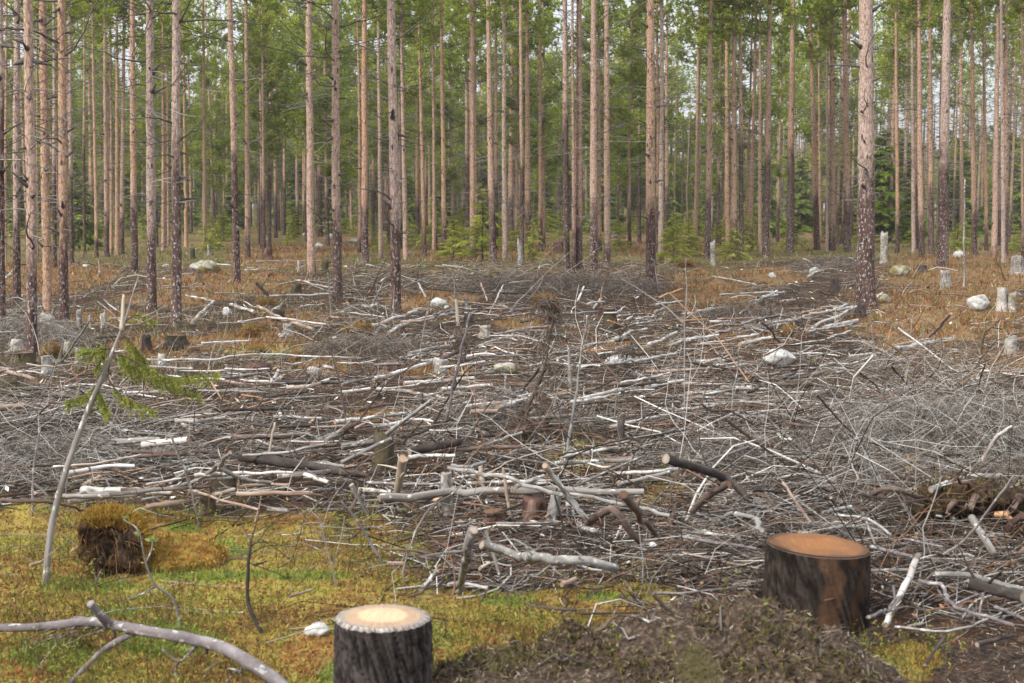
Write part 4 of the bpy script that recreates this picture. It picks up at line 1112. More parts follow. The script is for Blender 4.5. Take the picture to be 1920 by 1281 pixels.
for a in ST:
    c, x, y, w, h, kind, top, lab, lm = a
    stump(c, x, y, w, h, kind, top, lab, lm, lean=(.12 if 'lean' in lab or 'slant' in lab else random.uniform(-.05, .05)))
stump('E', 1040, 515, 58, 185, 'lichen', 'cut', 'pale grey leaning cut pole beside the rotten red stump', 'the leaning cut pole', lean=.20)

def ico(sub=3):
    t = (1 + 5 ** .5) / 2
    V = [(-1, t, 0), (1, t, 0), (-1, -t, 0), (1, -t, 0), (0, -1, t), (0, 1, t), (0, -1, -t), (0, 1, -t), (t, 0, -1), (t, 0, 1), (-t, 0, -1), (-t, 0, 1)]
    F = [(0, 11, 5), (0, 5, 1), (0, 1, 7), (0, 7, 10), (0, 10, 11), (1, 5, 9), (5, 11, 4), (11, 10, 2), (10, 7, 6), (7, 1, 8), (3, 9, 4), (3, 4, 2), (3, 2, 6), (3, 6, 8), (3, 8, 9), (4, 9, 5), (2, 4, 11), (6, 2, 10), (8, 6, 7), (9, 8, 1)]
    V = [np.array(v) / np.linalg.norm(v) for v in V]
    for _ in range(sub):
        mid = {}; F2 = []
        def m(a, b):
            k = (min(a, b), max(a, b))
            if k not in mid:
                v = V[a] + V[b]; V.append(v / np.linalg.norm(v)); mid[k] = len(V) - 1
            return mid[k]
        for a, b, c in F:
            x, y, z = m(a, b), m(b, c), m(c, a); F2 += [(a, x, z), (b, y, x), (c, z, y), (x, y, z)]
        F = F2
    return np.array(V), np.array(F)
ICO3 = ico(3); ICO4 = ico(4)
def n3(V, f, s): return (vn(V[:, 0] * f + 3.1 * s, V[:, 1] * f + V[:, 2] * f * .7, s) + vn(V[:, 1] * f - 1.7 * s, V[:, 2] * f + V[:, 0] * f * .6, s + 5)) / 2

def rock_mat(name, base, moss):
    b = NB(name, .85, .2); r, off = b.rnd(); o = b.map(b.obj(), (1, 1, 1), off)
    c = b.ramp(b.noise(o, 14, 4, .7), [(.3, tuple(.45 * q for q in base)), (.5, base), (.7, tuple(min(1, 1.25 * q) for q in base))])
    c = b.mix(b.ramp(b.noise(o, 5, 4, .65), [(.55, 0.0), (.66, .9)]), c, (.13, .12, .10))
    if moss: c = b.mix(b.ramp(b.noise(o, 3.2, 4, .65), [(.42, 0.0), (.55, .95)]), c, (.15, .12, .03))
    b.color(c); b.bump(b.noise(o, 30, 4, .7), .5, .01); return b.m
M['rock'] = rock_mat('pale_granite', (.44, .43, .405), False)
M['rock_moss'] = rock_mat('mossy_granite', (.33, .32, .29), True)
def rock(crop, x, y, w, h, label, lm=None, mossy=False):
    px, py = full(crop, x, y); s = CR[crop][2]
    b = hit1(px, py); D = b[1]; rw = .5 * w / s * D / FPX; rh = h / s * D / FPX; seed = int(px + 5 * py)
    V, F = ICO3; V = V * (1 + .28 * n3(V, 1.3, seed)[:, None] + .10 * n3(V, 4, seed + 1)[:, None])
    for _ in range(4):
        gg = np.random.default_rng(seed + _); nrm = gg.normal(0, 1, 3); nrm /= np.linalg.norm(nrm)
        dd = V @ nrm; V = V - np.maximum(dd - .78, 0)[:, None] * nrm * .9
    V = V * np.array([rw, rw * .8, rh * .62]) + np.array([0, 0, rh * .36])
    o = ob('rock', mk_mesh('rock', V, [F], [M['rock_moss' if mossy else 'rock']]), None, tuple(b))
    tag(o, label, 'rock', 'stones lying in the clearing')
    if lm: LANDMARKS.append((b[0], b[1], lm))
for a in [('D',1590,1040,140,66,'smooth whitish stone in the moss next to the dark sawn stump','the smooth whitish stone'),
          ('A',485,302,44,24,'small pale stone on the heath before a thick dark pine','the small pale heath stone'), ('A',930,300,36,20,'small flat pale stone between two thick pines on the heath',None),
          ('A',1480,158,30,24,'pale stone high on the rusty bank above the reddish stub',None), ('A',1840,150,50,34,'rounded white stone at the wood edge, biggest of its group','the rounded white stone'),
          ('A',1702,135,26,30,'narrow white stone at the wood edge beside a pale-footed pine',None), ('A',1782,195,46,28,'pale stone below the rounded white stone',None),
          ('A',1150,335,170,80,'big mossy boulder on the heath between two dark pine trunks','the big mossy boulder',True), ('A',1268,575,52,54,'white stone behind the low crossed birch logs','the white slash stone'),
          ('A',1570,695,40,26,'small white stone at the foot of a broken grey stump',None), ('A',122,1040,46,36,'square white stone beneath the mossy rotten stump',None),
          ('A',1745,905,80,50,'grey stone with mossy side under thin poles',None,True), ('A',1145,920,34,26,'small pale stone at the tip of the green spruce spray',None),
          ('B',540,520,96,48,'broad white stone behind the birch pole heap','the broad white stone'), ('B',590,535,34,20,'small white stone touching the broad white stone',None),
          ('B',1530,140,34,36,'white stone on a mossy hump at the wood edge','the white hump stone'), ('B',1560,855,180,70,'pale flat granite boulder half buried in the slash','the pale half buried boulder'),
          ('B',920,890,140,60,'flat grey stone slab between birch logs','the flat grey slab',True), ('B',75,165,60,24,'pale stones at the foot of an orange pine',None),
          ('C',1540,248,66,42,'white stone between lichen pines on the slope','the white slope stone'), ('C',1650,535,118,84,'large white weathered boulder on the rusty slope','the large white boulder'),
          ('C',760,100,84,40,'flat pale boulder among far pine trunks',None), ('C',655,172,60,38,'pale mossy boulder before the far pines','the pale mossy boulder',True),
          ('C',545,835,170,76,'pale slanting boulder under grey branches in the slash','the pale slanting boulder'), ('C',735,335,60,34,'white stone beside a birch log end at the wood edge',None),
          ('C',1215,352,120,66,'dark mossy boulder behind the stoutest pine','the dark mossy boulder',True), ('C',500,365,50,34,'grey stone bedded in the rusty mound',None), ('C',1130,500,70,50,'grey stone at the foot of the stoutest pine',None,True),
          ('C',1480,970,90,50,'broken pale stone among brush twigs',None), ('C',1640,955,100,50,'tan weathered stone in the brush heap','the tan stone in the brush')]:
    rock(*a)

# mossy clods: lumps of turf torn up with roots
def clod(crop, x, y, w, h, label, lm=None, dry=False):
    px, py = full(crop, x, y); s = CR[crop][2]
    b = hit1(px, py); D = b[1]; rw = .5 * w / s * D / FPX; rh = h / s * D / FPX; seed = int(px + 3 * py); g = np.random.default_rng(seed)
    V, F = ICO3; V = V * (1 + .35 * n3(V, 1.6, seed)[:, None] + .16 * n3(V, 5, seed + 1)[:, None]) * np.array([rw, rw * .85, rh * .6]) + np.array([0, 0, rh * .35])
    rt = root('turf_clod', tuple(b)); tag(rt, label, 'clod', 'clods of turf torn up in the clearing')
    c = pick(g, [(.12, .07, .03), (.20, .11, .04), (.07, .04, .02)], [2, 2, 1], len(V))
    ob('soil', mk_mesh('soil', V, [F], [M['moss']], col=c), rt)
    n = 700; k = g.integers(0, len(V), n); p = V[k] + g.normal(0, .02, (n, 3)) * rw; d = V[k] - np.array([0, 0, rh * .3]); d = d / (np.linalg.norm(d, axis=1, keepdims=True) + 1e-6) + g.normal(0, .5, (n, 3)); e = g.normal(0, 1, (n, 3)); e /= np.linalg.norm(e, axis=1, keepdims=True)
    ln = rw * g.uniform(.12, .35, (n, 1)); T = np.stack([p - e * ln * .14, p + e * ln * .14, p + d * ln], 1).reshape(-1, 3)
    cc = np.repeat(pick(g, [(.32, .17, .05), (.22, .11, .04), (.30, .24, .05)], [3, 2, 1 if dry else 3], n), 3, 0)
    o = ob('turf', mk_mesh('turf', T, [np.arange(n * 3).reshape(-1, 3)], [M['moss']], col=cc, smooth=False), rt); o['kind'] = 'stuff'
    if lm: LANDMARKS.append((b[0], b[1], lm))
for a in [('A',1400,690,108,72,'round mossy clod before the crossed birch logs','the round mossy clod'), ('A',1478,655,60,34,'smaller mossy clod behind the round mossy one',None), ('A',1655,835,80,66,'mossy clod lying on the long thin birch log','the clod on the birch log'),
          ('A',1485,520,110,46,'flat rusty clod under thin birch sticks',None), ('A',1440,780,110,40,'low ochre moss clod beside a grey stick end',None), ('A',290,800,90,74,'ochre mossy clod beside the pale grey stump',None,),
          ('B',1640,800,110,90,'rusty clod hung with dry roots above the pale boulder','the rusty hanging clod'), ('B',1480,1090,130,80,'rusty clod under the thick birch log',None), ('B',90,680,160,70,'dark twiggy clod beside a birch pole',None),
          ('C',590,690,76,70,'rusty clod with curled roots beside a brown stick','the rusty curled clod'), ('C',360,570,120,70,'brown twiggy clod among birch logs','the brown twiggy clod'),
          ('B',1130,520,120,70,'rust brown clod behind the dead brown spruce',None), ('C',20,300,90,36,'rusty dome shaped clod by young spruces',None), ('E',830,410,60,40,'brown crumbly clod beside the reddish stump',None)]:
    clod(*a)

# ------------------------------------------------------------------ logs, poles and sticks
KLOOK = {'birch': 'white birch', 'grey': 'weathered grey', 'brown': 'brown barked', 'dark': 'dark', 'pink': 'peeled pinkish', 'orange': 'split orange', 'mossy': 'mossy', 'lichen': 'mottled', 'plank': 'pale split', 'branch': 'purple grey', 'red': 'reddish'}
def smooth_path(pts, K):
    pts = np.asarray(pts, float)
    if len(pts) == 2:
        t = np.linspace(0, 1, K)[:, None]; return pts[0] * (1 - t) + pts[1] * t
    L = np.concatenate([[0], np.cumsum(np.linalg.norm(np.diff(pts, axis=0), axis=1))]); u = np.linspace(0, L[-1], K); out = []
    for q in u:
        i = min(int(np.searchsorted(L, q, 'right') - 1), len(pts) - 2); f = (q - L[i]) / (L[i + 1] - L[i])
        p0 = pts[max(i - 1, 0)]; p1 = pts[i]; p2 = pts[i + 1]; p3 = pts[min(i + 2, len(pts) - 1)]
        out.append(.5 * ((2 * p1) + (-p0 + p2) * f + (2 * p0 - 5 * p1 + 4 * p2 - p3) * f * f + (-p0 + 3 * p1 - 3 * p2 + p3) * f ** 3))
    return np.array(out)

def limb(name, Wp, r0, r1, kind, cat, look, label=None, group=None, seed=0, ends=True, rough=.045, S=None, twigs=0, lm=None, ground=True):
    """one log, pole or stick along a path of places"""
    g = np.random.default_rng(seed)
    Wp = np.array(Wp); K = len(Wp)
    if ground:
        gz = height(Wp[:, 0], Wp[:, 1]); pen = np.max(gz - Wp[:, 2]); Wp[:, 2] += max(0, min(pen * .6, .12))
    c = Wp[0].copy(); P = Wp - c
    L = float(np.linalg.norm(np.diff(P, axis=0), axis=1).sum())
    if K > 3: P[1:-1] += g.normal(0, .004, (K - 2, 3)) * min(L, 2.5)
    rad = np.linspace(r0, r1, K) * g.uniform(.93, 1.07, K)
    D = Wp[:, 1].mean(); pxw = 2 * r0 * FPX / D
    S = S or (16 if pxw > 16 else 10 if pxw > 6 else 6)
    V, F, uv = one_tube(P, rad, S, rough, seed, (not ends, not ends))
    rt = root(name, tuple(c)); tag(rt, label, cat, group)
    ob('bark', mk_mesh('bark', V, F, [M[kind]], uv=uv), rt)
    if ends:
        cm = {'birch': 'cut_tan', 'pink': 'cut_tan', 'orange': 'cut_orange', 'plank': 'cut_tan', 'dark': 'cut_grey', 'brown': 'cut_red', 'red': 'cut_red', 'mossy': 'cut_red'}.get(kind, 'cut_grey')
        o1 = disc_mesh('cut_end', V[:S][::-1], M[cm], None, 0, seed); o2 = disc_mesh('cut_end', V[(K - 1) * S:K * S], M[cm], None, 0, seed)
        ob('cut_end', o1, rt); ob('cut_end', o2, rt)
    for q in range(twigs):
        i = int(g.integers(1, K - 1)); d = g.normal(0, 1, 3); d[2] = abs(d[2]) * .7; d /= np.linalg.norm(d); l = float(g.uniform(3, 9) * r0 + .04); v = np.linspace(0, 1, 4)[:, None]
        Q = P[i] + v * d * l + v ** 2 * g.normal(0, .15, 3) * l
        tv, tf, tu = one_tube(Q, np.linspace(.28, .1, 4) * r0, 5, .1, seed + q)
        ob('side_branch', mk_mesh('side_branch', tv, tf, [M[kind]], uv=tu), rt)
    m = Wp[K // 2]
    if not label: later(rt, look, m[0], m[1])
    if lm: LANDMARKS.append((m[0], m[1], lm))
    return rt

NLOG = [0]
def log(crop, pts, w, kind='grey', h=None, label=None, lm=None, taper=.82, extra=None, twigs=None):
    s = CR[crop][2]; NLOG[0] += 1; seed = 3000 + NLOG[0]; g = np.random.default_rng(seed)
    pp = [full(crop, pts[i], pts[i + 1]) for i in range(0, len(pts), 2)]; n = len(pp)
    D0 = np.mean([hit1(*p)[1] for p in pp]); r = .5 * (w / s) * D0 / FPX
    ex = extra if extra is not None else float(g.uniform(.08, .22))
    hs = h if h is not None else [0] * n
    if len(hs) != n: hs = np.interp(np.linspace(0, 1, n), np.linspace(0, 1, len(hs)), hs)
    Wp = np.array([hit1(px, py, r * .9 + ex + q) for (px, py), q in zip(pp, hs)])
    r *= float(np.clip(Wp[:, 1].mean() / D0, .6, 1))
    K = 7 if n == 2 else 4 + 3 * n
    Wp = smooth_path(Wp, K)
    fw = w / s; L = float(np.linalg.norm(Wp[-1] - Wp[0]))
    dx = abs(pp[-1][0] - pp[0][0]); dy = abs(pp[-1][1] - pp[0][1])
    th = 'thick' if fw > 8.5 else 'medium' if fw > 5.2 else 'thin'
    ln = 'long' if max(dx, dy) > 110 else 'short' if max(dx, dy) < 55 else ''
    di = 'propped up' if max(hs) > .15 else 'lying level' if dy < .10 * dx else 'lying aslant' if dy < .45 * dx else 'pointing woodwards'
    noun = 'log' if fw > 5.2 else 'pole'
    look = ' '.join(q for q in (th, ln, KLOOK[kind], noun, di) if q)
    nm = 'birch_log' if kind == 'birch' and fw > 5.2 else 'fallen_log' if fw > 5.2 else 'fallen_pole'
    return limb(nm, Wp, r, r * taper, kind, 'log' if fw > 5.2 else 'pole', look, label, 'felled logs and poles strewn over the clearing', seed, fw >= 5.2, .065, None, (3 if fw > 6 else 2) if twigs is None else twigs, lm)
for a in [
 ('A',[820,818,1100,815,1430,792,1905,803],14,'birch',None,'longest thin white birch log lying level across the clearing','the longest thin birch log'),('A',[830,855,1080,868],16,'lichen'),('A',[1190,928,1480,893],20,'grey'),('A',[1070,612,1195,492],18,'birch'),
 ('A',[1040,458,1190,490],10,'birch'),('A',[1290,510,1420,550],20,'birch'),('A',[1440,522,1580,590,1750,650],22,'pink',None,'peeled pinkish log slanting through the crossed birch heap','the crossed pinkish log'),('A',[1330,605,1500,580],10,'birch'),
 ('A',[1490,580,1820,620],14,'birch'),('A',[1650,375,1850,415],10,'birch'),('A',[1200,445,1450,450],8,'grey'),('A',[1480,465,1850,450],16,'birch'),('A',[1520,545,1560,525],20,'birch'),('A',[1680,520,1810,505],10,'birch'),('A',[1430,270,1860,265],10,'grey'),
 ('A',[1190,285,1290,290],12,'birch'),('A',[1370,318,1450,315],10,'birch'),('A',[1435,390,1500,462],20,'dark',[.25,0]),('A',[20,375,70,320],12,'birch'),('A',[205,530,245,520],16,'birch'),('A',[345,830,500,600],14,'grey',[0,.55]),
 ('A',[440,810,510,797],22,'birch'),('A',[640,775,700,768],16,'birch'),('A',[0,875,200,930],26,'pink'),('A',[160,985,490,965],14,'brown'),('A',[0,1085,330,1070],34,'pink',None,'thick peeled pinkish log lying level beside the spruce sapling','the thick peeled log'),
 ('A',[0,1125,270,1105,400,1065],18,'lichen'),('A',[665,985,800,965],16,'grey'),('A',[690,1003,900,995],14,'birch'),('A',[1110,990,1480,1000],12,'grey'),('A',[1480,1040,1900,1015],16,'lichen'),('A',[1540,945,1900,945],22,'dark'),('A',[1650,930,1745,830],12,'brown',[0,.15]),
 ('A',[1505,960,1555,880],22,'birch'),('A',[1530,1135,1800,1145],18,'lichen'),('A',[1020,1180,1110,1215],24,'birch'),('A',[750,1175,840,1110],26,'birch'),('A',[840,1170,1200,1090],14,'grey'),('A',[970,1145,1240,1115],16,'birch'),('A',[330,1140,540,1170],30,'dark'),
 ('A',[780,1230,1230,1225],34,'dark'),('A',[1280,1215,1500,1250],36,'dark'),('A',[570,1210,770,1100],14,'grey'),('A',[1820,1270,1905,1215],26,'grey'),('A',[1810,855,1870,864],18,'birch'),('A',[400,1000,610,940],10,'grey'),('A',[1100,735,1330,725],10,'grey'),
 ('A',[1040,690,1240,650],7,'grey'),('A',[1060,750,1180,740],8,'pink'),('A',[860,760,930,715],10,'grey'),('A',[1850,580,1905,585],14,'pink'),('A',[900,415,1180,410],6,'grey'),('A',[390,290,490,250],7,'grey'),('A',[620,390,720,285],9,'brown',[0,.2]),
 ('A',[1100,335,1140,395],14,'dark',[.2,0]),('A',[920,352,1060,338],8,'birch'),('A',[470,470,545,415],7,'grey'),
 ('B',[170,630,420,545],22,'birch',None,'white birch log with clean end behind thin standing poles','the white log behind poles'),('B',[270,665,400,600,620,560],16,'birch'),('B',[50,555,240,580],10,'birch'),('B',[0,585,210,590],8,'brown'),('B',[480,420,740,440],14,'dark'),('B',[740,440,1060,450],12,'dark'),
 ('B',[940,390,1080,375],10,'birch'),('B',[980,360,1080,325],10,'grey'),('B',[640,490,930,525],9,'pink'),('B',[690,555,880,570],10,'birch'),('B',[860,500,905,400],10,'birch',[0,.2]),('B',[1320,490,1355,410],14,'birch',[0,.2]),('B',[1410,530,1455,475],13,'birch'),
 ('B',[1210,565,1430,548],14,'lichen'),('B',[1650,590,1760,575],12,'birch'),('B',[1750,555,1810,525],16,'grey'),('B',[1760,510,1907,490],12,'birch'),('B',[1780,470,1907,420],12,'orange'),('B',[380,790,520,755,680,735],28,'grey',None,'thick weathered grey log ending at the leaning pole','the thick grey log'),
 ('B',[180,925,370,870,560,810],22,'birch',None,'long spotted birch log rising behind the leaning grey pole','the long spotted birch log'),('B',[560,812,660,770],26,'brown'),('B',[350,950,520,940,740,920],26,'birch',None,'birch log with pale yellow sawn end under the leaning pole','the yellow ended birch log'),('B',[360,930,600,912,860,890],14,'brown'),
 ('B',[560,985,840,960],24,'birch'),('B',[0,1000,160,980],18,'birch'),('B',[200,980,400,1000,600,1035],20,'birch'),('B',[0,960,180,915],16,'grey'),('B',[870,1055,1020,985],26,'grey'),('B',[870,1085,1010,1047],30,'birch',None,'white birch log with dark round end beside the dead spruce','the dark ended birch log'),
 ('B',[1020,975,1110,860],22,'brown',[.05,.3]),('B',[235,1250,505,1040],24,'lichen',[0,.4]),('B',[0,1210,100,1170],32,'brown'),('B',[90,1100,360,1050],20,'brown'),('B',[720,1110,870,1105],28,'pink'),('B',[1020,1150,1280,1130],24,'grey'),('B',[1020,1195,1160,1165],20,'red'),
 ('B',[900,1270,1050,1200],14,'brown'),('B',[1320,1045,1560,985],28,'birch',None,'thick white birch log beside the bent white pole','the thick white log'),('B',[1700,975,1907,935],26,'birch'),('B',[1710,740,1875,665],18,'birch'),('B',[1380,735,1530,715],18,'birch'),('B',[1530,715,1640,700],14,'dark'),
 ('B',[1290,800,1390,740],10,'grey'),('B',[830,685,960,682],10,'birch'),('B',[1000,610,1070,595],12,'dark'),('B',[760,800,1100,790],12,'grey'),('B',[260,1200,400,1150],22,'birch'),('B',[1690,1080,1900,1095],8,'grey'),('B',[1350,770,1520,760],9,'orange'),('B',[1280,930,1540,960],9,'grey'),
 ('B',[0,805,110,808],16,'birch'),('B',[600,1290,660,1255],34,'dark'),('B',[80,1200,240,1100],14,'pink'),('B',[180,1190,260,1180],26,'birch'),('B',[640,905,860,880],10,'grey'),('B',[300,800,420,830],12,'brown'),('B',[1490,600,1580,630],12,'orange',[.15,0]),
 ('B',[350,410,480,360],10,'grey'),('B',[430,390,470,465],12,'birch',[.2,0]),('B',[780,390,815,490],10,'pink',[.25,0]),('B',[1600,590,1640,570],14,'birch'),('B',[0,410,160,405],8,'grey'),
 ('C',[210,455,400,445,570,438],12,'birch'),('C',[160,352,280,372,410,400],10,'birch'),('C',[30,560,300,520],14,'birch'),('C',[150,605,270,605],16,'birch'),('C',[370,495,530,455],16,'birch'),('C',[600,600,710,570,830,545],20,'birch',None,'long white birch log in the heap before the stoutest pine','the long heap log'),
 ('C',[690,650,830,590,970,520],18,'birch'),('C',[790,640,975,600],28,'birch',None,'thickest white birch log with clean sawn end at the heap edge','the thickest heap log'),('C',[820,550,920,508],15,'birch'),('C',[380,635,600,595],16,'birch'),('C',[720,585,850,545],10,'grey'),('C',[660,560,790,525],10,'pink'),('C',[860,545,950,520],16,'birch'),
 ('C',[700,355,775,318],16,'birch'),('C',[320,730,500,690],22,'birch'),('C',[0,705,200,690],16,'birch'),('C',[60,735,300,730],14,'pink'),('C',[1190,760,1350,730,1510,700],30,'birch',None,'thick spotted birch log at the edge of the rusty slope','the thick slope log'),('C',[1180,740,1390,700],16,'pink'),
 ('C',[1380,690,1500,560],22,'pink',[.05,.45]),('C',[1100,860,1190,760],12,'grey'),('C',[930,800,1060,785],18,'birch'),('C',[1390,795,1540,770],12,'birch'),('C',[1520,855,1700,840],10,'grey'),('C',[810,700,940,655],12,'birch'),('C',[100,830,210,815],14,'birch'),
 ('C',[500,865,760,850],16,'dark'),('C',[700,870,840,835],14,'birch'),('C',[720,900,900,865],18,'birch'),('C',[1000,910,1160,860],14,'brown'),('C',[360,890,430,920,600,935],18,'brown',[.1,.1]),('C',[600,940,780,965,960,990],22,'mossy',[.12,.12]),
 ('C',[0,955,300,960],20,'birch'),('C',[490,960,570,962],22,'birch'),('C',[0,1030,280,1030],14,'lichen'),('C',[320,1050,520,1070],16,'birch'),('C',[0,1070,200,1065],12,'birch'),('C',[440,610,550,725],14,'brown',[.5,0]),('C',[450,800,560,745],9,'brown'),('C',[560,740,830,720],12,'dark'),
 ('C',[660,780,720,745],12,'grey'),('C',[700,800,930,760],9,'grey'),('C',[200,590,440,580],9,'pink'),('C',[80,545,200,525],12,'birch'),('C',[320,560,410,490],10,'birch'),('C',[440,470,510,452],18,'birch'),('C',[1090,465,1120,445],14,'birch'),('C',[340,760,470,640],8,'grey'),('C',[0,830,340,880],14,'brown',[.15,.1]),
 ('C',[20,640,260,660],9,'pink'),('C',[240,690,480,660],8,'brown'),('C',[0,600,140,590],9,'orange'),('C',[30,790,150,780],10,'pink'),('C',[560,905,700,895],14,'birch'),('C',[880,830,1000,800],8,'grey'),('C',[860,890,930,875],14,'birch'),('C',[1140,870,1260,830],10,'grey'),
 ('D',[410,320,640,325,870,330],46,'birch',None,'stout white birch log lying level behind the hollow root clod','the stout white birch log'),('D',[730,400,840,385,940,370],30,'pink'),('D',[1060,345,1170,315],26,'plank'),('D',[1180,335,1560,330],26,'pink'),('D',[940,290,1060,220,1150,130],24,'grey',[0,.1,.35]),('D',[850,280,990,190],18,'grey'),
 ('D',[560,75,800,65],34,'grey',[.12,.12],'thick grey log with a reddish sawn end in the left slash'.replace(' left',''),'the reddish ended log'),('D',[715,90,940,65],38,'birch',[.08,.08],'birch log with a pale sawn end in front of dark slash','the pale ended birch log'),('D',[1200,150,1450,185,1704,220],50,'dark',None,'long thick dark log half buried in needles and twigs','the long dark log'),
 ('D',[1090,205,1230,265,1350,280],24,'grey',[.2,.1,.05]),('D',[920,310,1290,415],16,'pink'),('D',[0,370,240,375,420,415],20,'brown',[.1,.1,.02]),('D',[1520,240,1640,280],24,'birch'),('D',[1100,60,1500,40],30,'brown'),('D',[1550,95,1704,90],26,'brown'),('D',[1580,80,1704,25],34,'grey'),
 ('D',[1340,410,1440,420],26,'grey'),('D',[730,290,900,260],14,'birch'),('D',[420,290,500,250],24,'pink'),('D',[1440,850,1555,815],14,'pink'),('D',[150,692,210,675],18,'pink'),
 ('E',[190,355,560,335,1000,320,1510,325],42,'grey',[.06],'longest dark and grey log lying level behind the tall pale pole','the longest grey log'),('E',[530,205,800,250,1000,315,1340,370,1640,445],22,'lichen',[.28,.26,.2,.16,.08],'long thin pale log slanting over the longest grey log','the long slanting pale log'),
 ('E',[1015,195,1120,330,1230,465],32,'birch',[.42,.2,.02],'whitish log propped up at an angle behind the forked root','the propped whitish log'),('E',[1190,490,1230,515,1290,522],34,'grey'),('E',[1230,480,1350,415,1440,520,1490,572],42,'brown',[.05,.22,.10,.02],'crooked brown limb bent like an elbow beside the propped log','the crooked brown limb'),
 ('E',[1410,340,1570,540],36,'brown',[.35,.02]),('E',[660,515,650,600,585,830],46,'lichen',[.36,.28,.0],'thick pale log broken at its top leaning before the reddish stump','the broken pale log'),('E',[700,590,880,640,1100,670,1370,710],50,'lichen',[.20,.15,.12,.06],'thick log half brown and half white ending at a broken pale log','the half white log'),
 ('E',[310,160,280,325],46,'plank',[.28,0],'splintered pale log end standing up in the slash','the splintered log end'),('E',[90,315,250,325],24,'birch'),('E',[50,290,130,430],26,'grey',[.2,0]),('E',[340,125,590,75],44,'dark',[.1],'thick dark log with a reddish round end among grey slash','the round ended dark log'),('E',[500,140,700,100,900,30],20,'grey'),
 ('E',[1010,185,1450,165],24,'grey'),('E',[1200,280,1500,150],14,'grey',[.05,.2]),('E',[1380,290,1640,225],20,'grey'),('E',[905,780,1080,675],12,'lichen',[.02,.15]),('E',[1030,805,1190,650],11,'grey',[.02,.22]),('E',[1100,790,1170,760],30,'pink'),('E',[230,685,310,685],26,'pink'),('E',[1555,835,1630,915],22,'brown',[.12,0]),
 ('E',[1620,160,1900,250,2030,360],48,'dark',[.34,.16,.04],'thick dark log tilted up with its grey cut end showing','the tilted dark log'),('E',[1100,150,1380,105],22,'birch',[.06]),('E',[640,120,1000,180],12,'grey'),('E',[870,300,1010,245],24,'lichen',[.1]),('E',[100,310,40,430],20,'brown',[.1,0]),('E',[400,820,480,720],34,'grey',[0,.12]),
 ('E',[200,610,400,625,500,655],14,'brown'),('E',[720,520,790,740],20,'grey',[.2,0]),('E',[690,710,740,680],18,'plank'),('E',[0,100,200,70],36,'grey'),('E',[0,230,120,240],36,'brown'),('E',[860,560,960,620],14,'lichen',[.15,.08]),('E',[0,180,250,60],22,'grey',[.05,.18]),
 ('F',[230,285,110,360,45,430],40,'brown',[.26,.12,0],'stubby broken limb with a pale torn tip beside the tilted log','the stubby torn limb'),('F',[950,335,1030,312,1210,360],26,'brown',[.16,.2,.1],'torn dark limb with a splintered orange end in the brush','the torn orange limb'),('F',[1240,315,1400,260,1590,245],34,'lichen',[.12],'grey birch limb curving over the root mass','the curving grey limb'),
 ('F',[1440,450,1560,640],40,'grey',[.16,0]),('F',[1180,640,1130,760,1010,990],36,'birch',[.12,.05,0],'small patchy birch limb slanting beside the orange topped stump','the small patchy birch limb'),('F',[1820-320,170,1560,60,1650,0],24,'birch',[0,.2,.35]),('F',[1260,740,1430,740,1600,790,1704,810],28,'lichen',[.06]),
 ('F',[1180,770,1300,800,1350,890,1650,990],22,'branch',[.04]),('F',[1060,1000,1350,1020,1590,930],14,'lichen',[.04]),('F',[930,950,1050,900,1050,790],18,'branch',[.02,.04,.10]),('F',[940,600,1150,650],22,'branch'),('F',[1470,1090,1650,1040],28,'dark'),('F',[1430,780,1560,815,1704,850],64,'dark',[.0],'thick dark grey log half sunk in brush at the clearing edge','the sunken dark log'),
 ('F',[1300,640,1430,540,1650,250],14,'grey',[.02,.12,.45]),('F',[760,440,920,460,1040,540],16,'lichen',[.1]),('F',[0,550,370,610],18,'branch'),('F',[0,630,380,710],14,'pink'),('F',[265,435,350,460,395,520],24,'lichen',[.12]),('F',[60,525,290,555],18,'lichen'),('F',[500,280,640,480],16,'pink',[.2,0]),('F',[740,355,800,440],18,'grey',[.15,0]),
 ('F',[630,360,770,290],12,'grey'),('F',[870,410,960,340],20,'brown'),('F',[920,720,1140,715],20,'branch'),('F',[930,690,1040,620],22,'dark'),('F',[1350,890,1500,830],12,'branch',[.05]),('F',[1210,1190,1310,1050],16,'dark',[.0,.1]),('F',[1130,1000,1200,980],18,'lichen'),('F',[1500,830,1480,940],12,'branch',[.1,0]),
 ('F',[1560,900,1704,960],22,'branch'),('F',[100,180,330,100],14,'branch',[.2]),('F',[0,520,120,540],14,'branch'),('F',[840,400,700,430],22,'lichen',[.05]),('F',[900,430,960,590],16,'branch',[.1,0]),('F',[1100,560,1300,600],14,'branch'),
]:
    log(*a)

# logs nobody needs to name one by one, strewn between them
g = np.random.default_rng(5)
ZONES = [((1180, 1620), (560, 720), .5, 34), ((660, 1200), (560, 800), .35, 40), ((0, 640), (600, 800), .05, 22), ((1180, 1560), (690, 800), .12, 20), ((150, 700), (790, 930), .15, 18), ((700, 1250), (800, 930), .1, 14)]
for (x0, x1), (y0, y1), tilt, n in ZONES:
    for k in range(n):
        px, py = g.uniform(x0, x1), g.uniform(y0, y1); Lp = g.uniform(35, 130) * (.6 + (py - 540) / 420)
        an = g.normal(tilt * .75, .16); w = g.uniform(3.2, 7.5) * (.75 + (py - 560) / 520)
        dx, dy = Lp * math.cos(an) / 2, -Lp * math.sin(an) * .5 / 2
        kind = str(g.choice(['birch', 'grey', 'brown', 'lichen', 'pink', 'dark'], p=[.34, .2, .16, .12, .10, .08]))
        log('P', [px - dx, py - dy, px + dx * .1, py + g.normal(0, 3), px + dx, py + dy], w, kind, None, None, None, .7, float(g.uniform(.12, .28)), 1)

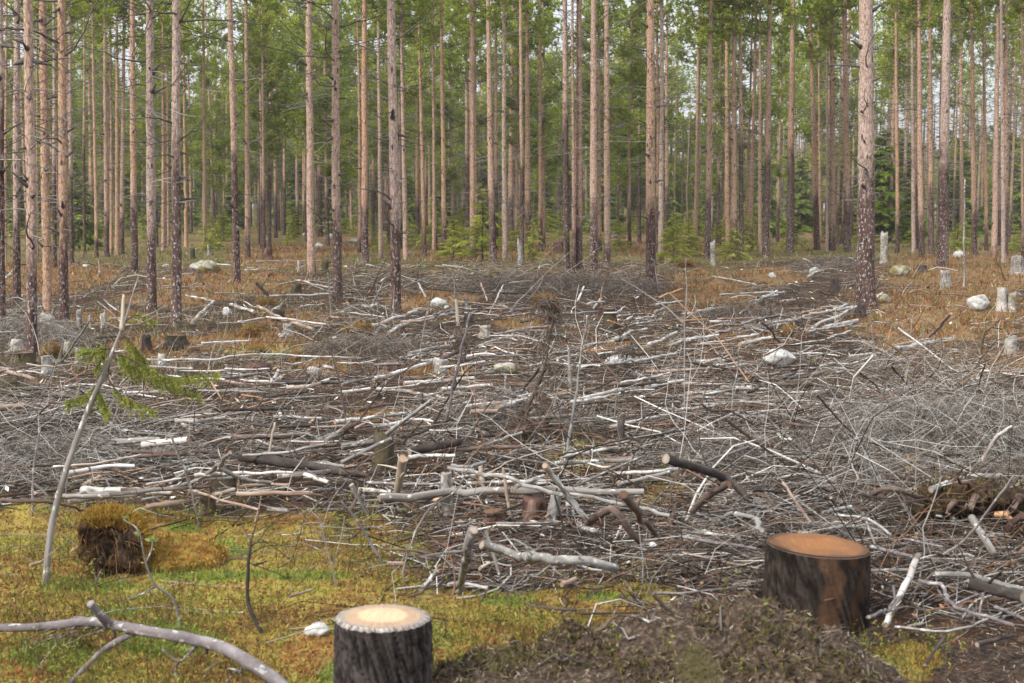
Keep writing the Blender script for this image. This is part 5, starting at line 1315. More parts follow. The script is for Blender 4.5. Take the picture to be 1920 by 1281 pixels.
# upright and leaning sticks; foot on the ground, tip in the air
NST = [0]
def stick(crop, pts, w, kind='grey', label=None, lm=None, tipw=.6, cat='stick', name='standing_stick', back=0.0, twigs=2, ends=None, look=None):
    s = CR[crop][2]; NST[0] += 1; seed = 6000 + NST[0]
    pp = [full(crop, pts[i], pts[i + 1]) for i in range(0, len(pts), 2)]
    b = hit1(*pp[0]); D = b[1]; r = .5 * w / s * D / FPX
    y0, y1 = pp[0][1], pp[-1][1]
    Wp = [b - np.array([0, 0, .06])] + [at(px, py, D + back * (y0 - py) / max(y0 - y1, 1)) for px, py in pp[1:]]
    Wp = smooth_path(np.array(Wp), 6 + 2 * len(pp))
    fw = w / s; hp = y0 - y1
    look = look or f"{'tall' if hp > 150 else 'short' if hp < 55 else 'upright'} {'stout' if fw > 7 else 'thin'} {KLOOK[kind]} {'pole' if fw > 5 else 'stick'} {'leaning' if abs(pp[-1][0] - pp[0][0]) > .2 * hp else 'standing upright'}"
    return limb(name, Wp, r, r * tipw, kind, cat, look, label, 'sticks and poles standing in the slash', seed, fw > 8 if ends is None else ends, .05, None, twigs, lm, False)
for a in [
 ('B',[560,1265,640,900,720,555],22,'branch','tall bare grey brown pole leaning in the middle of the clearing','the tall leaning pole'),('B',[415,885,455,680,487,515],9,'grey'),('B',[1250,1425,1275,1250,1330,900,1372,570],18,'lichen','tall pale slender pole with a bend beside the dead spruce','the tall pale slender pole'),
 ('B',[1285,1075,1268,735],28,'lichen','upright stout pale grey pole with a broken pointed top','the pointed pale pole'),('B',[920,1105,918,905],26,'lichen','upright short grey pole with a flat cut top in the slash','the flat topped pole'),('B',[1510,1280,1545,950],10,'grey'),('B',[1820,1270,1900,740],8,'grey'),('B',[205,690,197,395],7,'grey'),
 ('B',[635,500,630,370],8,'grey'),('B',[1230,450,1225,350],10,'grey'),('B',[655,630,640,480],24,'plank','white split plank stump standing on end','the white standing plank'),('B',[698,540,700,460],20,'grey'),('B',[330,560,270,450],9,'grey'),('B',[140,560,250,350],9,'grey'),('B',[290,580,295,400],6,'grey'),
 ('B',[380,790,230,640,70,460],8,'branch'),('B',[1245,730,1255,650],8,'lichen'),('B',[1010,900,960,740],12,'grey'),('B',[810,1130,790,1000],10,'red'),('B',[1040,1190,1045,1050],10,'brown'),('B',[1500,1260,1480,1120],8,'grey'),('B',[50,890,55,810],9,'grey'),('B',[240,1250,275,1120],9,'brown'),
 ('B',[890,580,1090,390,1290,205],10,'grey','long straight pale pole slanting across the clearing towards the wood','the long slanting pole',.6,'stick','standing_stick',6.0),
 ('C',[1110,1000,1085,850,1060,700,1045,530],10,'grey'),('C',[1570,430,1572,200,1578,-190],12,'grey','dead bare grey pole standing thin and tall on the rusty slope','the bare grey pole'),('C',[250,1230,290,980,320,740],11,'lichen'),('C',[5,1250,12,800,20,250],10,'grey','very tall thin grey stick standing behind the brush heap','the very tall thin stick'),
 ('C',[1760,1250,1755,850],8,'grey'),('C',[1270,680,1285,570],9,'grey'),('C',[1140,725,1165,640],15,'orange','orange splinter of wood stuck upright near the slope','the orange splinter'),('C',[520,650,560,530],9,'birch'),('C',[500,620,490,510],9,'dark'),('C',[1700,1240,1790,1000],12,'grey'),('C',[1265,980,1240,860],9,'branch'),
 ('C',[1540,1160,1500,970],9,'grey'),('C',[530,1090,510,980],10,'lichen'),('C',[820,1270,870,1120],9,'branch'),('C',[340,1090,350,960],12,'dark'),('C',[380,1100,385,1010],14,'dark'),('C',[200,1150,160,1090],9,'grey'),
 ('A',[1850,580,1840,420,1830,330],10,'grey'),('A',[880,650,878,550],8,'grey'),('A',[1312,600,1315,450],8,'grey'),('A',[1700,580,1695,470],10,'grey'),('A',[1660,620,1660,530],10,'grey'),('A',[400,600,425,440],8,'grey'),('A',[330,560,345,200],7,'grey'),('A',[1840,690,1855,760],30,'birch'),('A',[225,1281,215,1150],14,'birch'),('A',[1525,1280,1530,1180],9,'grey'),
 ('A',[270,830,272,730],9,'grey'),('A',[820,600,770,360],7,'grey'),('A',[50,880,80,760],7,'grey'),
 ('D',[1012,505,960,330,920,210,870,90,850,40],18,'grey','crooked grey stick standing before the stout birch log','the crooked grey stick',.6),('D',[408,455,440,330,462,250],14,'grey'),('D',[500,440,550,340,530,260],12,'grey'),('D',[1185,345,1193,190],14,'plank'),('D',[1328,245,1345,130,1372,-20],16,'plank'),('D',[160,445,165,250,200,0],14,'branch'),
 ('D',[320,415,335,250],14,'branch'),('D',[1250,110,1250,60],12,'plank'),('D',[1470,300,1465,200],12,'brown'),('D',[330,990,420,1010],10,'branch'),
 ('E',[855,490,830,350,808,210],26,'pink','grey stick with a torn orange tip beside the furrowed stump','the torn orange tip stick'),('E',[1098,250,1130,100,1150,-10],18,'lichen'),('E',[230,680,130,550,40,420,0,370],18,'branch'),('E',[335,815,310,740,345,600,430,420,590,300,660,120],14,'grey','long thin bent stick arching up behind the sawn dark stump','the arching bent stick',.35),
 ('E',[660,290,658,190],10,'plank'),('E',[705,310,695,190],34,'plank','pale split board standing behind the longest grey log','the pale split board'),('E',[970,235,968,140],10,'dark'),('E',[1275,260,1240,100],14,'brown'),('E',[1190,250,1185,160],9,'lichen'),('E',[1380,400,1385,330],34,'red'),('E',[845,180,845,105],14,'orange'),('E',[605,270,605,215],9,'plank'),('E',[455,230,510,60],10,'plank'),
 ('F',[65,200,70,120],10,'lichen'),('F',[1120,290,1125,140],20,'orange','orange split stake standing in the brush bank','the orange stake'),('F',[1480,250,1440,100],18,'brown'),('F',[930,340,915,220,870,130],12,'lichen'),('F',[1030,320,960,200,900,130],12,'lichen'),('F',[820,400,770,300,750,200],14,'lichen'),('F',[865,400,800,260,850,230],12,'lichen'),
 ('F',[1160,480,1180,330,1130,310],9,'orange'),('F',[1290,410,1230,300,1200,290],16,'red'),('F',[1150,470,1190,390,1130,360,1100,340],8,'red'),('F',[400,-40,410,200],12,'grey'),('F',[640,280,760,50],9,'grey'),('F',[680,1190-40,690,1080],8,'branch'),
]:
    stick(*a)

# ------------------------------------------------------------------ the two big sawn stumps in front
def big_stump(name, base, path, radii, S, ny, seed, mat, deep, fx, fz):
    """finely furrowed bark on a dense tube; returns V (ny+1, S, 3)"""
    P = smooth_path(np.array(path, float), ny + 1); rr = np.interp(np.linspace(0, 1, ny + 1), np.linspace(0, 1, len(radii)), radii)
    A, B = frames(P[None]); A, B = A[0], B[0]; th = np.arange(S) / S * 2 * np.pi
    ct, st = np.cos(th), np.sin(th)
    zz = P[:, 2:3] * np.ones(S)
    q = vn((ct * fx)[None] + 0 * zz + .9 * zz, (st * fx)[None] + zz * fz, seed); q2 = vn((ct * fx * 2.3)[None] + 40 + 0 * zz, (st * fx * 2.3)[None] + zz * fz * 2.1, seed + 3); q3 = vn((ct * fx * 5)[None] + 9 * zz, (st * fx * 5)[None] + zz * fz * 5, seed + 9)
    furrow = 1 - np.abs(q) * 2.2; furrow = -np.clip(furrow, 0, 1) ** 2
    dis = deep * (furrow + .45 * q2 + .25 * q3) + .35 * deep * vn((ct * 1.6)[None] + 0 * zz, (st * 1.6)[None] + zz * 1.2, seed + 20) * 2
    flare = 1 + .16 * np.clip(1 - (P[:, 2] - P[0, 2]) / .16, 0, 1) ** 2
    dis = dis * (1 - .65 * np.linspace(0, 1, ny + 1)[:, None] ** 6); r = rr[:, None] * flare[:, None] + dis
    V = P[:, None] + r[..., None] * (A[:, None] * ct[:, None] + B[:, None] * st[:, None])
    idx = np.arange((ny + 1) * S).reshape(ny + 1, S)
    a = idx[:-1]; b2 = np.roll(a, -1, 1); d = idx[1:]; c = np.roll(d, -1, 1)
    return V, np.stack([a, b2, c, d], -1).reshape(-1, 4), furrow, q2
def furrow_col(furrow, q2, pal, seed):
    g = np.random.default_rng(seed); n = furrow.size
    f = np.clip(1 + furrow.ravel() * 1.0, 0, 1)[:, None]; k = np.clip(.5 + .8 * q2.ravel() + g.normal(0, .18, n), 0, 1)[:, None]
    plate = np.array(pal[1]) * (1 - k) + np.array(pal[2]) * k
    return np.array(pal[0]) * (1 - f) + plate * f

b = hit1(717, 1338); D = b[1]; r = 93 * D / FPX; Hs = (1338 - 1150) * D / FPX
rt = root('sawn_stump', tuple(b)); tag(rt, 'dark furrowed pine stump with a pale freshly sawn top, standing in moss', 'stump', 'big sawn stumps at the front of the clearing')
LANDMARKS.append((b[0], b[1], 'the pale topped dark stump'))
V, Q, fu, q2 = big_stump('bark', b, [(0, 0, -.15), (.0, 0, Hs * .4), (.002, 0, Hs)], [r * 1.10, r * 1.03, r * .99], 150, 72, 5, None, .014, 11, 20)
V[-1, :, 2] += .002 * np.random.default_rng(1).normal(0, 1, 150)
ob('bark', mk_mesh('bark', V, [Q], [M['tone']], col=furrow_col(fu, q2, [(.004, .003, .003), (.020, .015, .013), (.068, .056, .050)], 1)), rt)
rim = V[-1]; c = rim.mean(0)
# bark rim: a sloping band between the outer bark and the sawn wood
inner = c + (rim - c) / np.linalg.norm(rim - c, axis=1, keepdims=True) * r * .89 * (1 + .03 * np.random.default_rng(3).normal(0, 1, (150, 1)).cumsum(0) * 0) + np.array([0, 0, .010])
n = len(rim); idx = np.arange(n)
gg = np.random.default_rng(4)
bandc = np.concatenate([pick(gg, [(.15, .135, .125), (.25, .23, .21), (.07, .06, .055)], [3, 2, 3], n), pick(gg, [(.36, .33, .30), (.26, .21, .17), (.17, .10, .065)], [3, 2, 1], n)])
ob('bark_rim', mk_mesh('bark_rim', np.concatenate([rim, inner]), [np.stack([idx, (idx + 1) % n, (idx + 1) % n + n, idx + n], -1)], [M['tone']], col=bandc), rt)
ob('cut_face', disc_mesh('cut_face', inner + np.array([0, 0, -.001]), M['cut_pale'], None, .012, 3), rt)

b = np.array([(1528 - W / 2) / FPX * 6.75, 6.75, 0]); b[0] = at(1531, 1090, 6.75)[0]; b[2] = float(height(b[0], b[1])); D = b[1]
s = D / FPX; r = 101 * s
tp = at(1531, 1025, D) - b; tp[0] = .004
rt = root('sawn_stump', tuple(b)); tag(rt, 'orange topped sawn stump with dark sides and a bare wood patch behind the hummock', 'stump', 'big sawn stumps at the front of the clearing')
LANDMARKS.append((b[0], b[1], 'the orange topped stump'))
V, Q, fu, q2 = big_stump('bark', b, [(0, 0, -.18), (.0, 0, tp[2] * .45), (tp[0], 0, tp[2])], [r * 1.02, r * 1.0, r * .97], 150, 60, 15, None, .009, 9, 13)
tilt = -.05
k = np.clip((V[..., 2] + .18) / (tp[2] + .18), 0, 1)
V[..., 2] += tilt * (V[..., 0] - tp[0]) * k ** 3 * .9
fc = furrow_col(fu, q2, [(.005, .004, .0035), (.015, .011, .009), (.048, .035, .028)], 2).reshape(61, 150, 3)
ang = np.arctan2(V[..., 1], V[..., 0] - .0)                       # bare wood where the bark has come away, towards the path
wob = .10 * vn(V[..., 2] * 14, 0 * V[..., 2], 5)
bare = np.clip((.24 - np.abs(ang + 1.48 + wob)) / .10, 0, 1) * np.clip((V[..., 2] - .02) / .05, 0, 1)
mid = c
V[..., :2] -= (bare[..., None] * .006) * (V[..., :2] / np.linalg.norm(V[..., :2], axis=-1, keepdims=True))
grain = np.random.default_rng(6).uniform(.75, 1.2, (1, 150, 1)) * np.random.default_rng(7).uniform(.9, 1.1, (61, 150, 1))
fc = fc * (1 - bare[..., None]) + np.array([.070, .038, .022]) * grain * bare[..., None]
rust = np.clip((.16 - np.abs(ang + .85 + wob * 2)) / .08, 0, 1)[..., None] * .6
fc = fc * (1 - rust) + np.array([.06, .030, .014]) * rust
ob('bark', mk_mesh('bark', V, [Q], [M['tone']], col=fc.reshape(-1, 3)), rt)
rim = V[-1]; c = rim.mean(0)
lip = c + (rim - c) * .97 + np.array([0, 0, .006])
ob('bark_rim', mk_mesh('bark_rim', np.concatenate([rim, lip]), [np.stack([idx, (idx + 1) % n, (idx + 1) % n + n, idx + n], -1)], [M['tone']], col=np.tile([[.065, .042, .03]], (300, 1))), rt)
me = disc_mesh('cut_face', lip - np.array([0, 0, .001]), M['cut_orange'], None, .010, 8)
co = np.zeros(len(me.vertices) * 3, np.float32); me.vertices.foreach_get('co', co); co = co.reshape(-1, 3)
co[:, 2] += .010 * vn(co[:, 0] * 9, co[:, 1] * 14, 3) * (np.arange(len(co)) > 149) + .004; me.vertices.foreach_set('co', co.ravel()); me.update()
ob('cut_face', me, rt)

# ------------------------------------------------------------------ root clod with the dark hollow, standing in the moss
px, py = 205, 1084
b = hit1(px, py); D = b[1]; s = D / FPX
rt = root('root_clod', tuple(b)); tag(rt, 'torn up root clod with a dark hollow face and a cap of ochre moss', 'root clod')
LANDMARKS.append((b[0], b[1], 'the hollow root clod'))
V, F = ICO4; rw = 62 * s; rh = 118 * s
Vs = V * (1 + .36 * n3(V, 1.9, 4)[:, None] + .14 * n3(V, 7, 8)[:, None] + .06 * n3(V, 18, 9)[:, None])
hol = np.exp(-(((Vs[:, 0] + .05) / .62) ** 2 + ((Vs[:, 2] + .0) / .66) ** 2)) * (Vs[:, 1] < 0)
Vs[:, 1] += .8 * hol
Vs = Vs * np.array([rw, rw * .9, rh * .56]) + np.array([0, rw * .5, rh * .46])
g = np.random.default_rng(31)
sc_ = np.where((hol > .12)[:, None], pick(g, [(.016, .010, .007), (.035, .02, .012), (.085, .048, .024)], [3, 2, 1.4], len(V)), pick(g, [(.075, .040, .020), (.13, .07, .03), (.035, .02, .012)], [3, 2, 2], len(V)))  # dark bare soil, with the hollow's shade painted in as deeper tones
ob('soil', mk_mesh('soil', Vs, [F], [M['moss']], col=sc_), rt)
cap = (V[:, 2] > .62 + .3 * n3(V, 3, 12)) | ((V[:, 1] > .15) & (V[:, 2] > 0)) | ((V[:, 0] > .72) & (V[:, 1] > -.35))
k = np.flatnonzero(cap); m = 9000; kk = g.choice(k, m)
p = Vs[kk] + g.normal(0, .012, (m, 3)) * rw; d = V[kk] * .8 + g.normal(0, .6, (m, 3)) + np.array([0, 0, .3]); e = g.normal(0, 1, (m, 3)); e /= np.linalg.norm(e, axis=1, keepdims=True); ln = g.uniform(.012, .03, (m, 1))
cc = np.repeat(pick(g, [(.38, .22, .04), (.29, .15, .035), (.34, .27, .045)], [3, 3, 2], m), 3, 0)
o = ob('moss_cap', mk_mesh('moss_cap', np.stack([p - e * .005, p + e * .005, p + d * ln], 1).reshape(-1, 3), [np.arange(m * 3).reshape(-1, 3)], [M['moss']], col=cc, smooth=False), rt); o['kind'] = 'stuff'
m = 420; kk = g.choice(np.flatnonzero((V[:, 1] < .1)), m); t = np.linspace(0, 1, 4)
d = g.normal(0, .6, (m, 3)) + np.array([0, -.5, -.3]); ln = g.uniform(.02, .07, m)
P = Vs[kk][:, None] + d[:, None] * (ln[:, None] * t)[..., None] + np.array([0, 0, -1.]) * (ln[:, None] * .8 * t ** 2)[..., None]
Vt, Qt = tubes(P, np.full((m, 4), .0016) * np.linspace(1, .4, 4), 3)
o = ob('root_hairs', mk_mesh('root_hairs', Vt, [Qt], [M['tone']], col=np.repeat(pick(g, [(.16, .08, .035), (.28, .16, .07), (.07, .04, .025)], [3, 2, 2], m), 12, 0)), rt); o['kind'] = 'stuff'
# moss skirt sloping off the clod
Vm = ICO3[0] * (1 + .2 * n3(ICO3[0], 2.2, 14)[:, None]) * np.array([rw * 1.7, rw * 1.1, rh * .36]) + np.array([rw * 1.45, rw * 1.7, rh * .06])
ob('moss_bank', mk_mesh('moss_bank', Vm, [ICO3[1]], [M['moss']], col=pick(g, [(.30, .17, .04), (.22, .12, .035), (.33, .24, .045)], [3, 2, 2], len(Vm))), rt)
m = 5000; kk = g.integers(0, len(Vm), m); p = Vm[kk] + g.normal(0, .06, (m, 3)) * rw; d = np.array([0, 0, .5]) + g.normal(0, .7, (m, 3)); e = g.normal(0, 1, (m, 3)); e /= np.linalg.norm(e, axis=1, keepdims=True); ln = g.uniform(.012, .035, (m, 1))
o = ob('bank_moss', mk_mesh('bank_moss', np.stack([p - e * .006, p + e * .006, p + d * ln], 1).reshape(-1, 3), [np.arange(m * 3).reshape(-1, 3)], [M['moss']], col=np.repeat(pick(g, [(.36, .20, .045), (.27, .13, .035), (.34, .28, .045)], [3, 3, 2], m), 3, 0), smooth=False), rt); o['kind'] = 'stuff'

# ------------------------------------------------------------------ root mass torn up at the brush bank
px, py = 1835, 1015
b = hit1(px, py); D = b[1]; s = D / FPX
rt = root('root_mass', tuple(b)); tag(rt, 'dark torn up root mass with reddish roots and a mossy shoulder in the brush', 'root mass')
LANDMARKS.append((b[0], b[1], 'the dark root mass'))
rw = 120 * s; rh = 120 * s
Vm = ICO4[0] * (1 + .3 * n3(ICO4[0], 1.8, 24)[:, None] + .14 * n3(ICO4[0], 6, 25)[:, None] + .05 * n3(ICO4[0], 16, 26)[:, None])
Vm[:, 1] += .7 * np.exp(-((Vm[:, 0] / .6) ** 2 + (Vm[:, 2] / .5) ** 2)) * (Vm[:, 1] < 0)
Vm = Vm * np.array([rw, rw * .7, rh * .5]) + np.array([0, rw * .5, rh * .3])
g = np.random.default_rng(41)
ob('soil', mk_mesh('soil', Vm, [ICO4[1]], [M['moss']], col=pick(g, [(.055, .034, .022), (.10, .06, .035), (.03, .02, .014)], [3, 2, 2], len(Vm))), rt)
for q in range(16):
    i = int(g.choice(np.flatnonzero(Vm[:, 1] < rw * .3))); K = 7; d = np.cumsum(g.normal(0, .5, (K, 3)) + np.array([0, -.25, -.05]), 0) * rw * .16
    tv, tf, tu = one_tube(Vm[i] + d, np.linspace(g.uniform(.012, .026), .004, K), 7, .1, q)
    ob('root', mk_mesh('root', tv, tf, [M['orange' if q % 4 == 0 else 'red' if q % 2 else 'brown']], uv=tu), rt)
a = np.linspace(-.5, 4.0, 10); P = np.stack([np.cos(a) * .11 + 85 * s * .9, -.12 + 0 * a, np.sin(a) * .10 + 25 * s], -1)
tv, tf, tu = one_tube(P, np.linspace(.028, .018, 10), 9, .08, 5); ob('curled_root', mk_mesh('curled_root', tv, tf, [M['red']], uv=tu), rt)
m = 1700; kk = g.choice(np.flatnonzero((Vm[:, 2] > rh * .45)), m); p = Vm[kk] + g.normal(0, .02, (m, 3)); d = np.array([0, 0, .5]) + g.normal(0, .7, (m, 3)); e = g.normal(0, 1, (m, 3)); e /= np.linalg.norm(e, axis=1, keepdims=True); ln = g.uniform(.015, .05, (m, 1))
o = ob('moss_cap', mk_mesh('moss_cap', np.stack([p - e * .006, p + e * .006, p + d * ln], 1).reshape(-1, 3), [np.arange(m * 3).reshape(-1, 3)], [M['moss']], col=np.repeat(pick(g, [(.10, .07, .03), (.16, .14, .04), (.07, .045, .025)], [3, 1.3, 3], m), 3, 0), smooth=False), rt); o['kind'] = 'stuff'

# ------------------------------------------------------------------ bent spruce sapling with a snapped top and hanging green sprays
D0 = hit1(83, 1097)[1]
def zp(x, y, d=0.0): return at(60 + x / 4.928, 540 + y / 4.928, D0 + d)
base = hit1(83, 1097)
rt = root('spruce_sapling', tuple(base)); tag(rt, 'bent grey spruce sapling with a snapped pale top and a few green sprays', 'sapling')
LANDMARKS.append((base[0], base[1] + 1.5, 'the bent spruce sapling'))
TP = np.array([base - np.array([0, 0, .08])] + [at(x, y, D0) for x, y in [(90, 1040), (100, 970), (124, 883), (153, 800), (190, 712), (210, 662), (228, 617)]] + [zp(880, 250), zp(905, 150), zp(950, 0), zp(985, -110)]) - base
P = smooth_path(TP, 30)
V, F, uv = one_tube(P, np.interp(np.linspace(0, 1, 30), [0, .1, .7, .8, 1], [.024, .019, .014, .007, .003]), 10, .05, 3)
ob('trunk', mk_mesh('trunk', V, F, [M['grey']], uv=uv), rt)
P = smooth_path(np.array([zp(828, 395), zp(834, 300), zp(842, 160), zp(848, 62)]) - base, 8)
V, F, uv = one_tube(P, np.linspace(.0135, .007, 8), 7, .12, 4); ob('broken_top', mk_mesh('broken_top', V, F, [M['plank']], uv=uv), rt)
def spray(pts, seed, dens=1.0, droop=1.0, bare=.12, name='green_spray'):
    g = np.random.default_rng(seed); K = 14
    P = smooth_path(np.array(pts) - base, K); L = np.linalg.norm(P[-1] - P[0])
    V, F, uv = one_tube(P, np.linspace(.0045, .0016, K), 5, .1, seed)
    n = int(130 * dens * max(L / .5, .5)); u = g.uniform(bare, 1, n); i0 = np.minimum((u * (K - 1)).astype(int), K - 2); f = (u * (K - 1) - i0)[:, None]
    s0 = P[i0] * (1 - f) + P[i0 + 1] * f; ax = (P[-1] - P[0]) / L
    d = ax * g.uniform(.1, .7, (n, 1)) + g.normal(0, .28, (n, 3)) + np.array([0, 0, -1.]) * droop * g.uniform(.3, 1.2, (n, 1)); d /= np.linalg.norm(d, axis=1, keepdims=True)
    tl = g.uniform(.03, .10, n) * np.clip(1.35 - u * .7, .3, 1.2); t = np.linspace(0, 1, 4)
    T = s0[:, None] + d[:, None] * (tl[:, None] * t)[..., None]
    tv, tq = tubes(T, np.full((n, 4), .0011), 3)
    m = 22; w = np.repeat(np.arange(n), m); uu = g.uniform(0, 1.05, n * m)
    c = s0[w] + d[w] * (tl[w] * uu)[:, None]; dd = d[w] * .7 + g.normal(0, .6, (n * m, 3)); dd /= np.linalg.norm(dd, axis=1, keepdims=True); e = np.cross(dd, g.normal(0, 1, (n * m, 3))); e /= np.linalg.norm(e, axis=1, keepdims=True)
    ln = g.uniform(.010, .020, (n * m, 1)); nt = np.stack([c - e * .0014, c + e * .0014, c + dd * ln], 1).reshape(-1, 3)
    br = pick(g, [(.36, .43, .055), (.44, .48, .075), (.26, .31, .05), (.48, .45, .12)], [3, 3, 2, 1], n)
    B = Bag(); B.add(V, F, uv, 0, (.13, .10, .075)); B.add(tv, [tq], None, 0, (.16, .13, .07)); B.add(nt, [np.arange(n * m * 3).reshape(-1, 3)], None, 0, np.repeat(br[w], 3, 0))
    o = ob(name, B.mesh(name, [M['needle']], False, True), rt)
spray([zp(755, 590), zp(1050, 720, -.02), zp(1300, 825, .03), zp(1520, 800, .05), zp(1720, 785, .08)], 1, 1.1)
spray([zp(745, 640), zp(950, 750, .05), zp(1180, 850, .1), zp(1330, 905, .1), zp(1560, 985, .12)], 2, .9)
spray([zp(722, 560), zp(620, 570, -.03), zp(450, 605, -.06)], 3, 1.0, .5)
spray([zp(705, 840), zp(790, 960), zp(900, 1030, -.03), zp(1110, 1120, -.06)], 4, 1.1)
spray([zp(590, 900), zp(480, 1000, .04), zp(320, 1040, .07)], 5, 1.0)
spray([zp(828, 430), zp(930, 520), zp(1010, 640, .04), zp(1060, 730, .05)], 6, 1.2)
spray([zp(600, 930), zp(650, 1020), zp(690, 1150, -.04)], 7, 1.3, 1.2)
spray([zp(780, 600), zp(850, 640), zp(870, 700)], 8, 1.0)
spray([zp(840, 330), zp(960, 250), zp(1090, 300, .08)], 9, .5, .6)
spray([zp(700, 470), zp(640, 650), zp(600, 720)], 10, .7)
g = np.random.default_rng(8)
for q, pts in enumerate([[(838, 330), (700, 200), (610, 130)], [(850, 250), (720, 160), (660, 100)], [(820, 380), (700, 330), (640, 300)], [(860, 340), (1000, 330), (1170, 240)], [(880, 270), (1020, 270), (1250, 160)], [(900, 170), (1010, 130), (1130, 160)],
                         [(752, 580), (690, 520), (660, 465)], [(930, 60), (990, 10), (1030, 70)], [(700, 830), (715, 720), (735, 620)], [(560, 1050), (480, 1100), (420, 1080)], [(860, 370), (930, 330), (990, 340)]]):
    P = smooth_path(np.array([zp(x, y, .02 * k) for k, (x, y) in enumerate(pts)]) - base, 7)
    V, F, uv = one_tube(P, np.linspace(.005, .0018, 7), 5, .1, q); ob('bare_branch', mk_mesh('bare_branch', V, F, [M['twig' if q > 5 else 'grey']], uv=uv), rt)

# ------------------------------------------------------------------ crooked branch lying across the moss in front
def pxpath(pp, lifts): return np.array([hit1(x, y, l) for (x, y), l in zip(pp, lifts)])
Dp = lambda x, y: full('D', x, y)
W0 = pxpath([Dp(-120, 1010), Dp(0, 1005), Dp(200, 1000), Dp(440, 975), Dp(560, 990), Dp(750, 1025), Dp(950, 1060), Dp(1100, 1100), Dp(1250, 1180), Dp(1400, 1285), Dp(1480, 1380)], [.10, .12, .14, .16, .17, .18, .18, .17, .14, .08, .02])
c0 = W0[0].copy(); rt = root('fallen_branch', tuple(c0)); tag(rt, 'long crooked purple grey branch lying across the moss at the front', 'branch')
LANDMARKS.append((W0[5][0], W0[5][1], 'the crooked front branch'))
P = smooth_path(W0 - c0, 44); s = W0[5][1] / FPX
V, F, uv = one_tube(P, np.interp(np.linspace(0, 1, 44), [0, .35, .6, 1], np.array([7.5, 9.5, 11, 13.0]) * s), 16, .045, 2)
ob('bark', mk_mesh('bark', V, F, [M['branch']], uv=uv), rt)
def side(pp, lifts, r0, r1, seed, K=12, nm='side_branch'):
    P = smooth_path(pxpath([Dp(*q) for q in pp], lifts) - c0, K)
    V, F, uv = one_tube(P, np.linspace(r0, r1, K) * s, 10, .06, seed); ob(nm, mk_mesh(nm, V, F, [M['branch']], uv=uv), rt)
side([(545, 990), (490, 930), (450, 882)], [.17, .24, .30], 10, 7.5, 1)
side([(690, 1020), (600, 1065), (500, 1130), (340, 1290)], [.17, .13, .08, .03], 7, 4.5, 2, 16)
side([(985, 1075), (940, 1140), (890, 1172), (810, 1112)], [.17, .11, .08, .13], 4.5, 2.5, 3, 14)
side([(890, 1170), (875, 1215), (885, 1270)], [.08, .04, .0], 3.5, 2, 4, 8)
side([(450, 965), (400, 955), (365, 955)], [.16, .15, .13], 4, 2.5, 5, 6)
side([(1035, 1085), (1030, 1130)], [.17, .12], 5, 4, 6, 5)
side([(570, 1000), (575, 1060)], [.17, .08], 4, 2.5, 7, 5)
g = np.random.default_rng(9)
for q in range(9):
    x0 = g.uniform(260, 560); y0 = g.uniform(990, 1010); side([(x0, y0), (x0 - g.uniform(30, 90), y0 + g.uniform(15, 40)), (x0 - g.uniform(110, 260), y0 + g.uniform(40, 110))], [.15, .10, .05], 1.7, .7, 20 + q, 9, 'dead_twig')
for q in range(5):
    x0 = g.uniform(1090, 1230); y0 = 1110 + (x0 - 1090) * .5; side([(x0, y0 + 60), (x0 + g.uniform(-60, 60), 1210), (x0 + g.uniform(-140, 120), 1285)], [.10, .10, .02], 1.8, .7, 40 + q, 8, 'dead_twig')

# ------------------------------------------------------------------ small plants on the moss
def plant(name, label, cat, stems, mat, leaves=(), lm=None, dz=None):
    """stems: list of (crop-D pixel path, width px, width px at tip), all rising from the foot of the first"""
    f0 = Dp(*stems[0][0][0]); b = hit1(*f0); D = b[1]; s = D / FPX
    rt = root(name, tuple(b)); tag(rt, label, cat)
    for q, (pp, w0, w1) in enumerate(stems):
        pts = np.array([at(*Dp(*p), D + (.02 * q * i)) for i, p in enumerate(pp)]) - b
        if q == 0: pts[0] = (0, 0, -.04)
        P = smooth_path(pts, 6 + 2 * len(pp)); V, F, uv = one_tube(P, np.linspace(w0, w1, len(P)) * .5 * s, 7, .1, q)
        nm = 'stem' if q == 0 else 'twig'; ob(nm, mk_mesh(nm, V, F, [M[mat]], uv=uv), rt)
    g = np.random.default_rng(int(f0[0]))
    for (x, y, sz) in leaves:
        c = at(*Dp(x, y), D) - b
        for k in range(4):
            d = g.normal(0, 1, 3); d[2] = abs(d[2]); d /= np.linalg.norm(d); e = np.cross(d, g.normal(0, 1, 3)); e /= np.linalg.norm(e); nn = np.cross(d, e); l = sz * s
            V = np.array([c, c + d * l * .5 + e * l * .28 + nn * l * .06, c + d * l, c + d * l * .5 - e * l * .28 + nn * l * .06, c + d * l * .5])
            ob('leaf', mk_mesh('leaf', V, [[(0, 1, 4), (1, 2, 4), (2, 3, 4), (3, 0, 4)]], [M['needle']], col=np.tile([[.30, .36, .13]], (5, 1))), rt)
    if lm: LANDMARKS.append((b[0], b[1], lm))
plant('leafing_sapling', 'thin grey sapling with a few pale green opening leaves, before the root clod', 'sapling',
      [([(908, 1012), (870, 870), (775, 790), (728, 680), (712, 600), (690, 515), (640, 480), (615, 462)], 6, 2.6), ([(728, 680), (755, 620), (762, 575)], 4, 2.5), ([(780, 790), (720, 830), (600, 880)], 3, 1.2)], 'grey',
      [(612, 458, 13), (690, 550, 12), (758, 572, 15), (770, 575, 12), (690, 535, 9)], 'the leafing sapling')
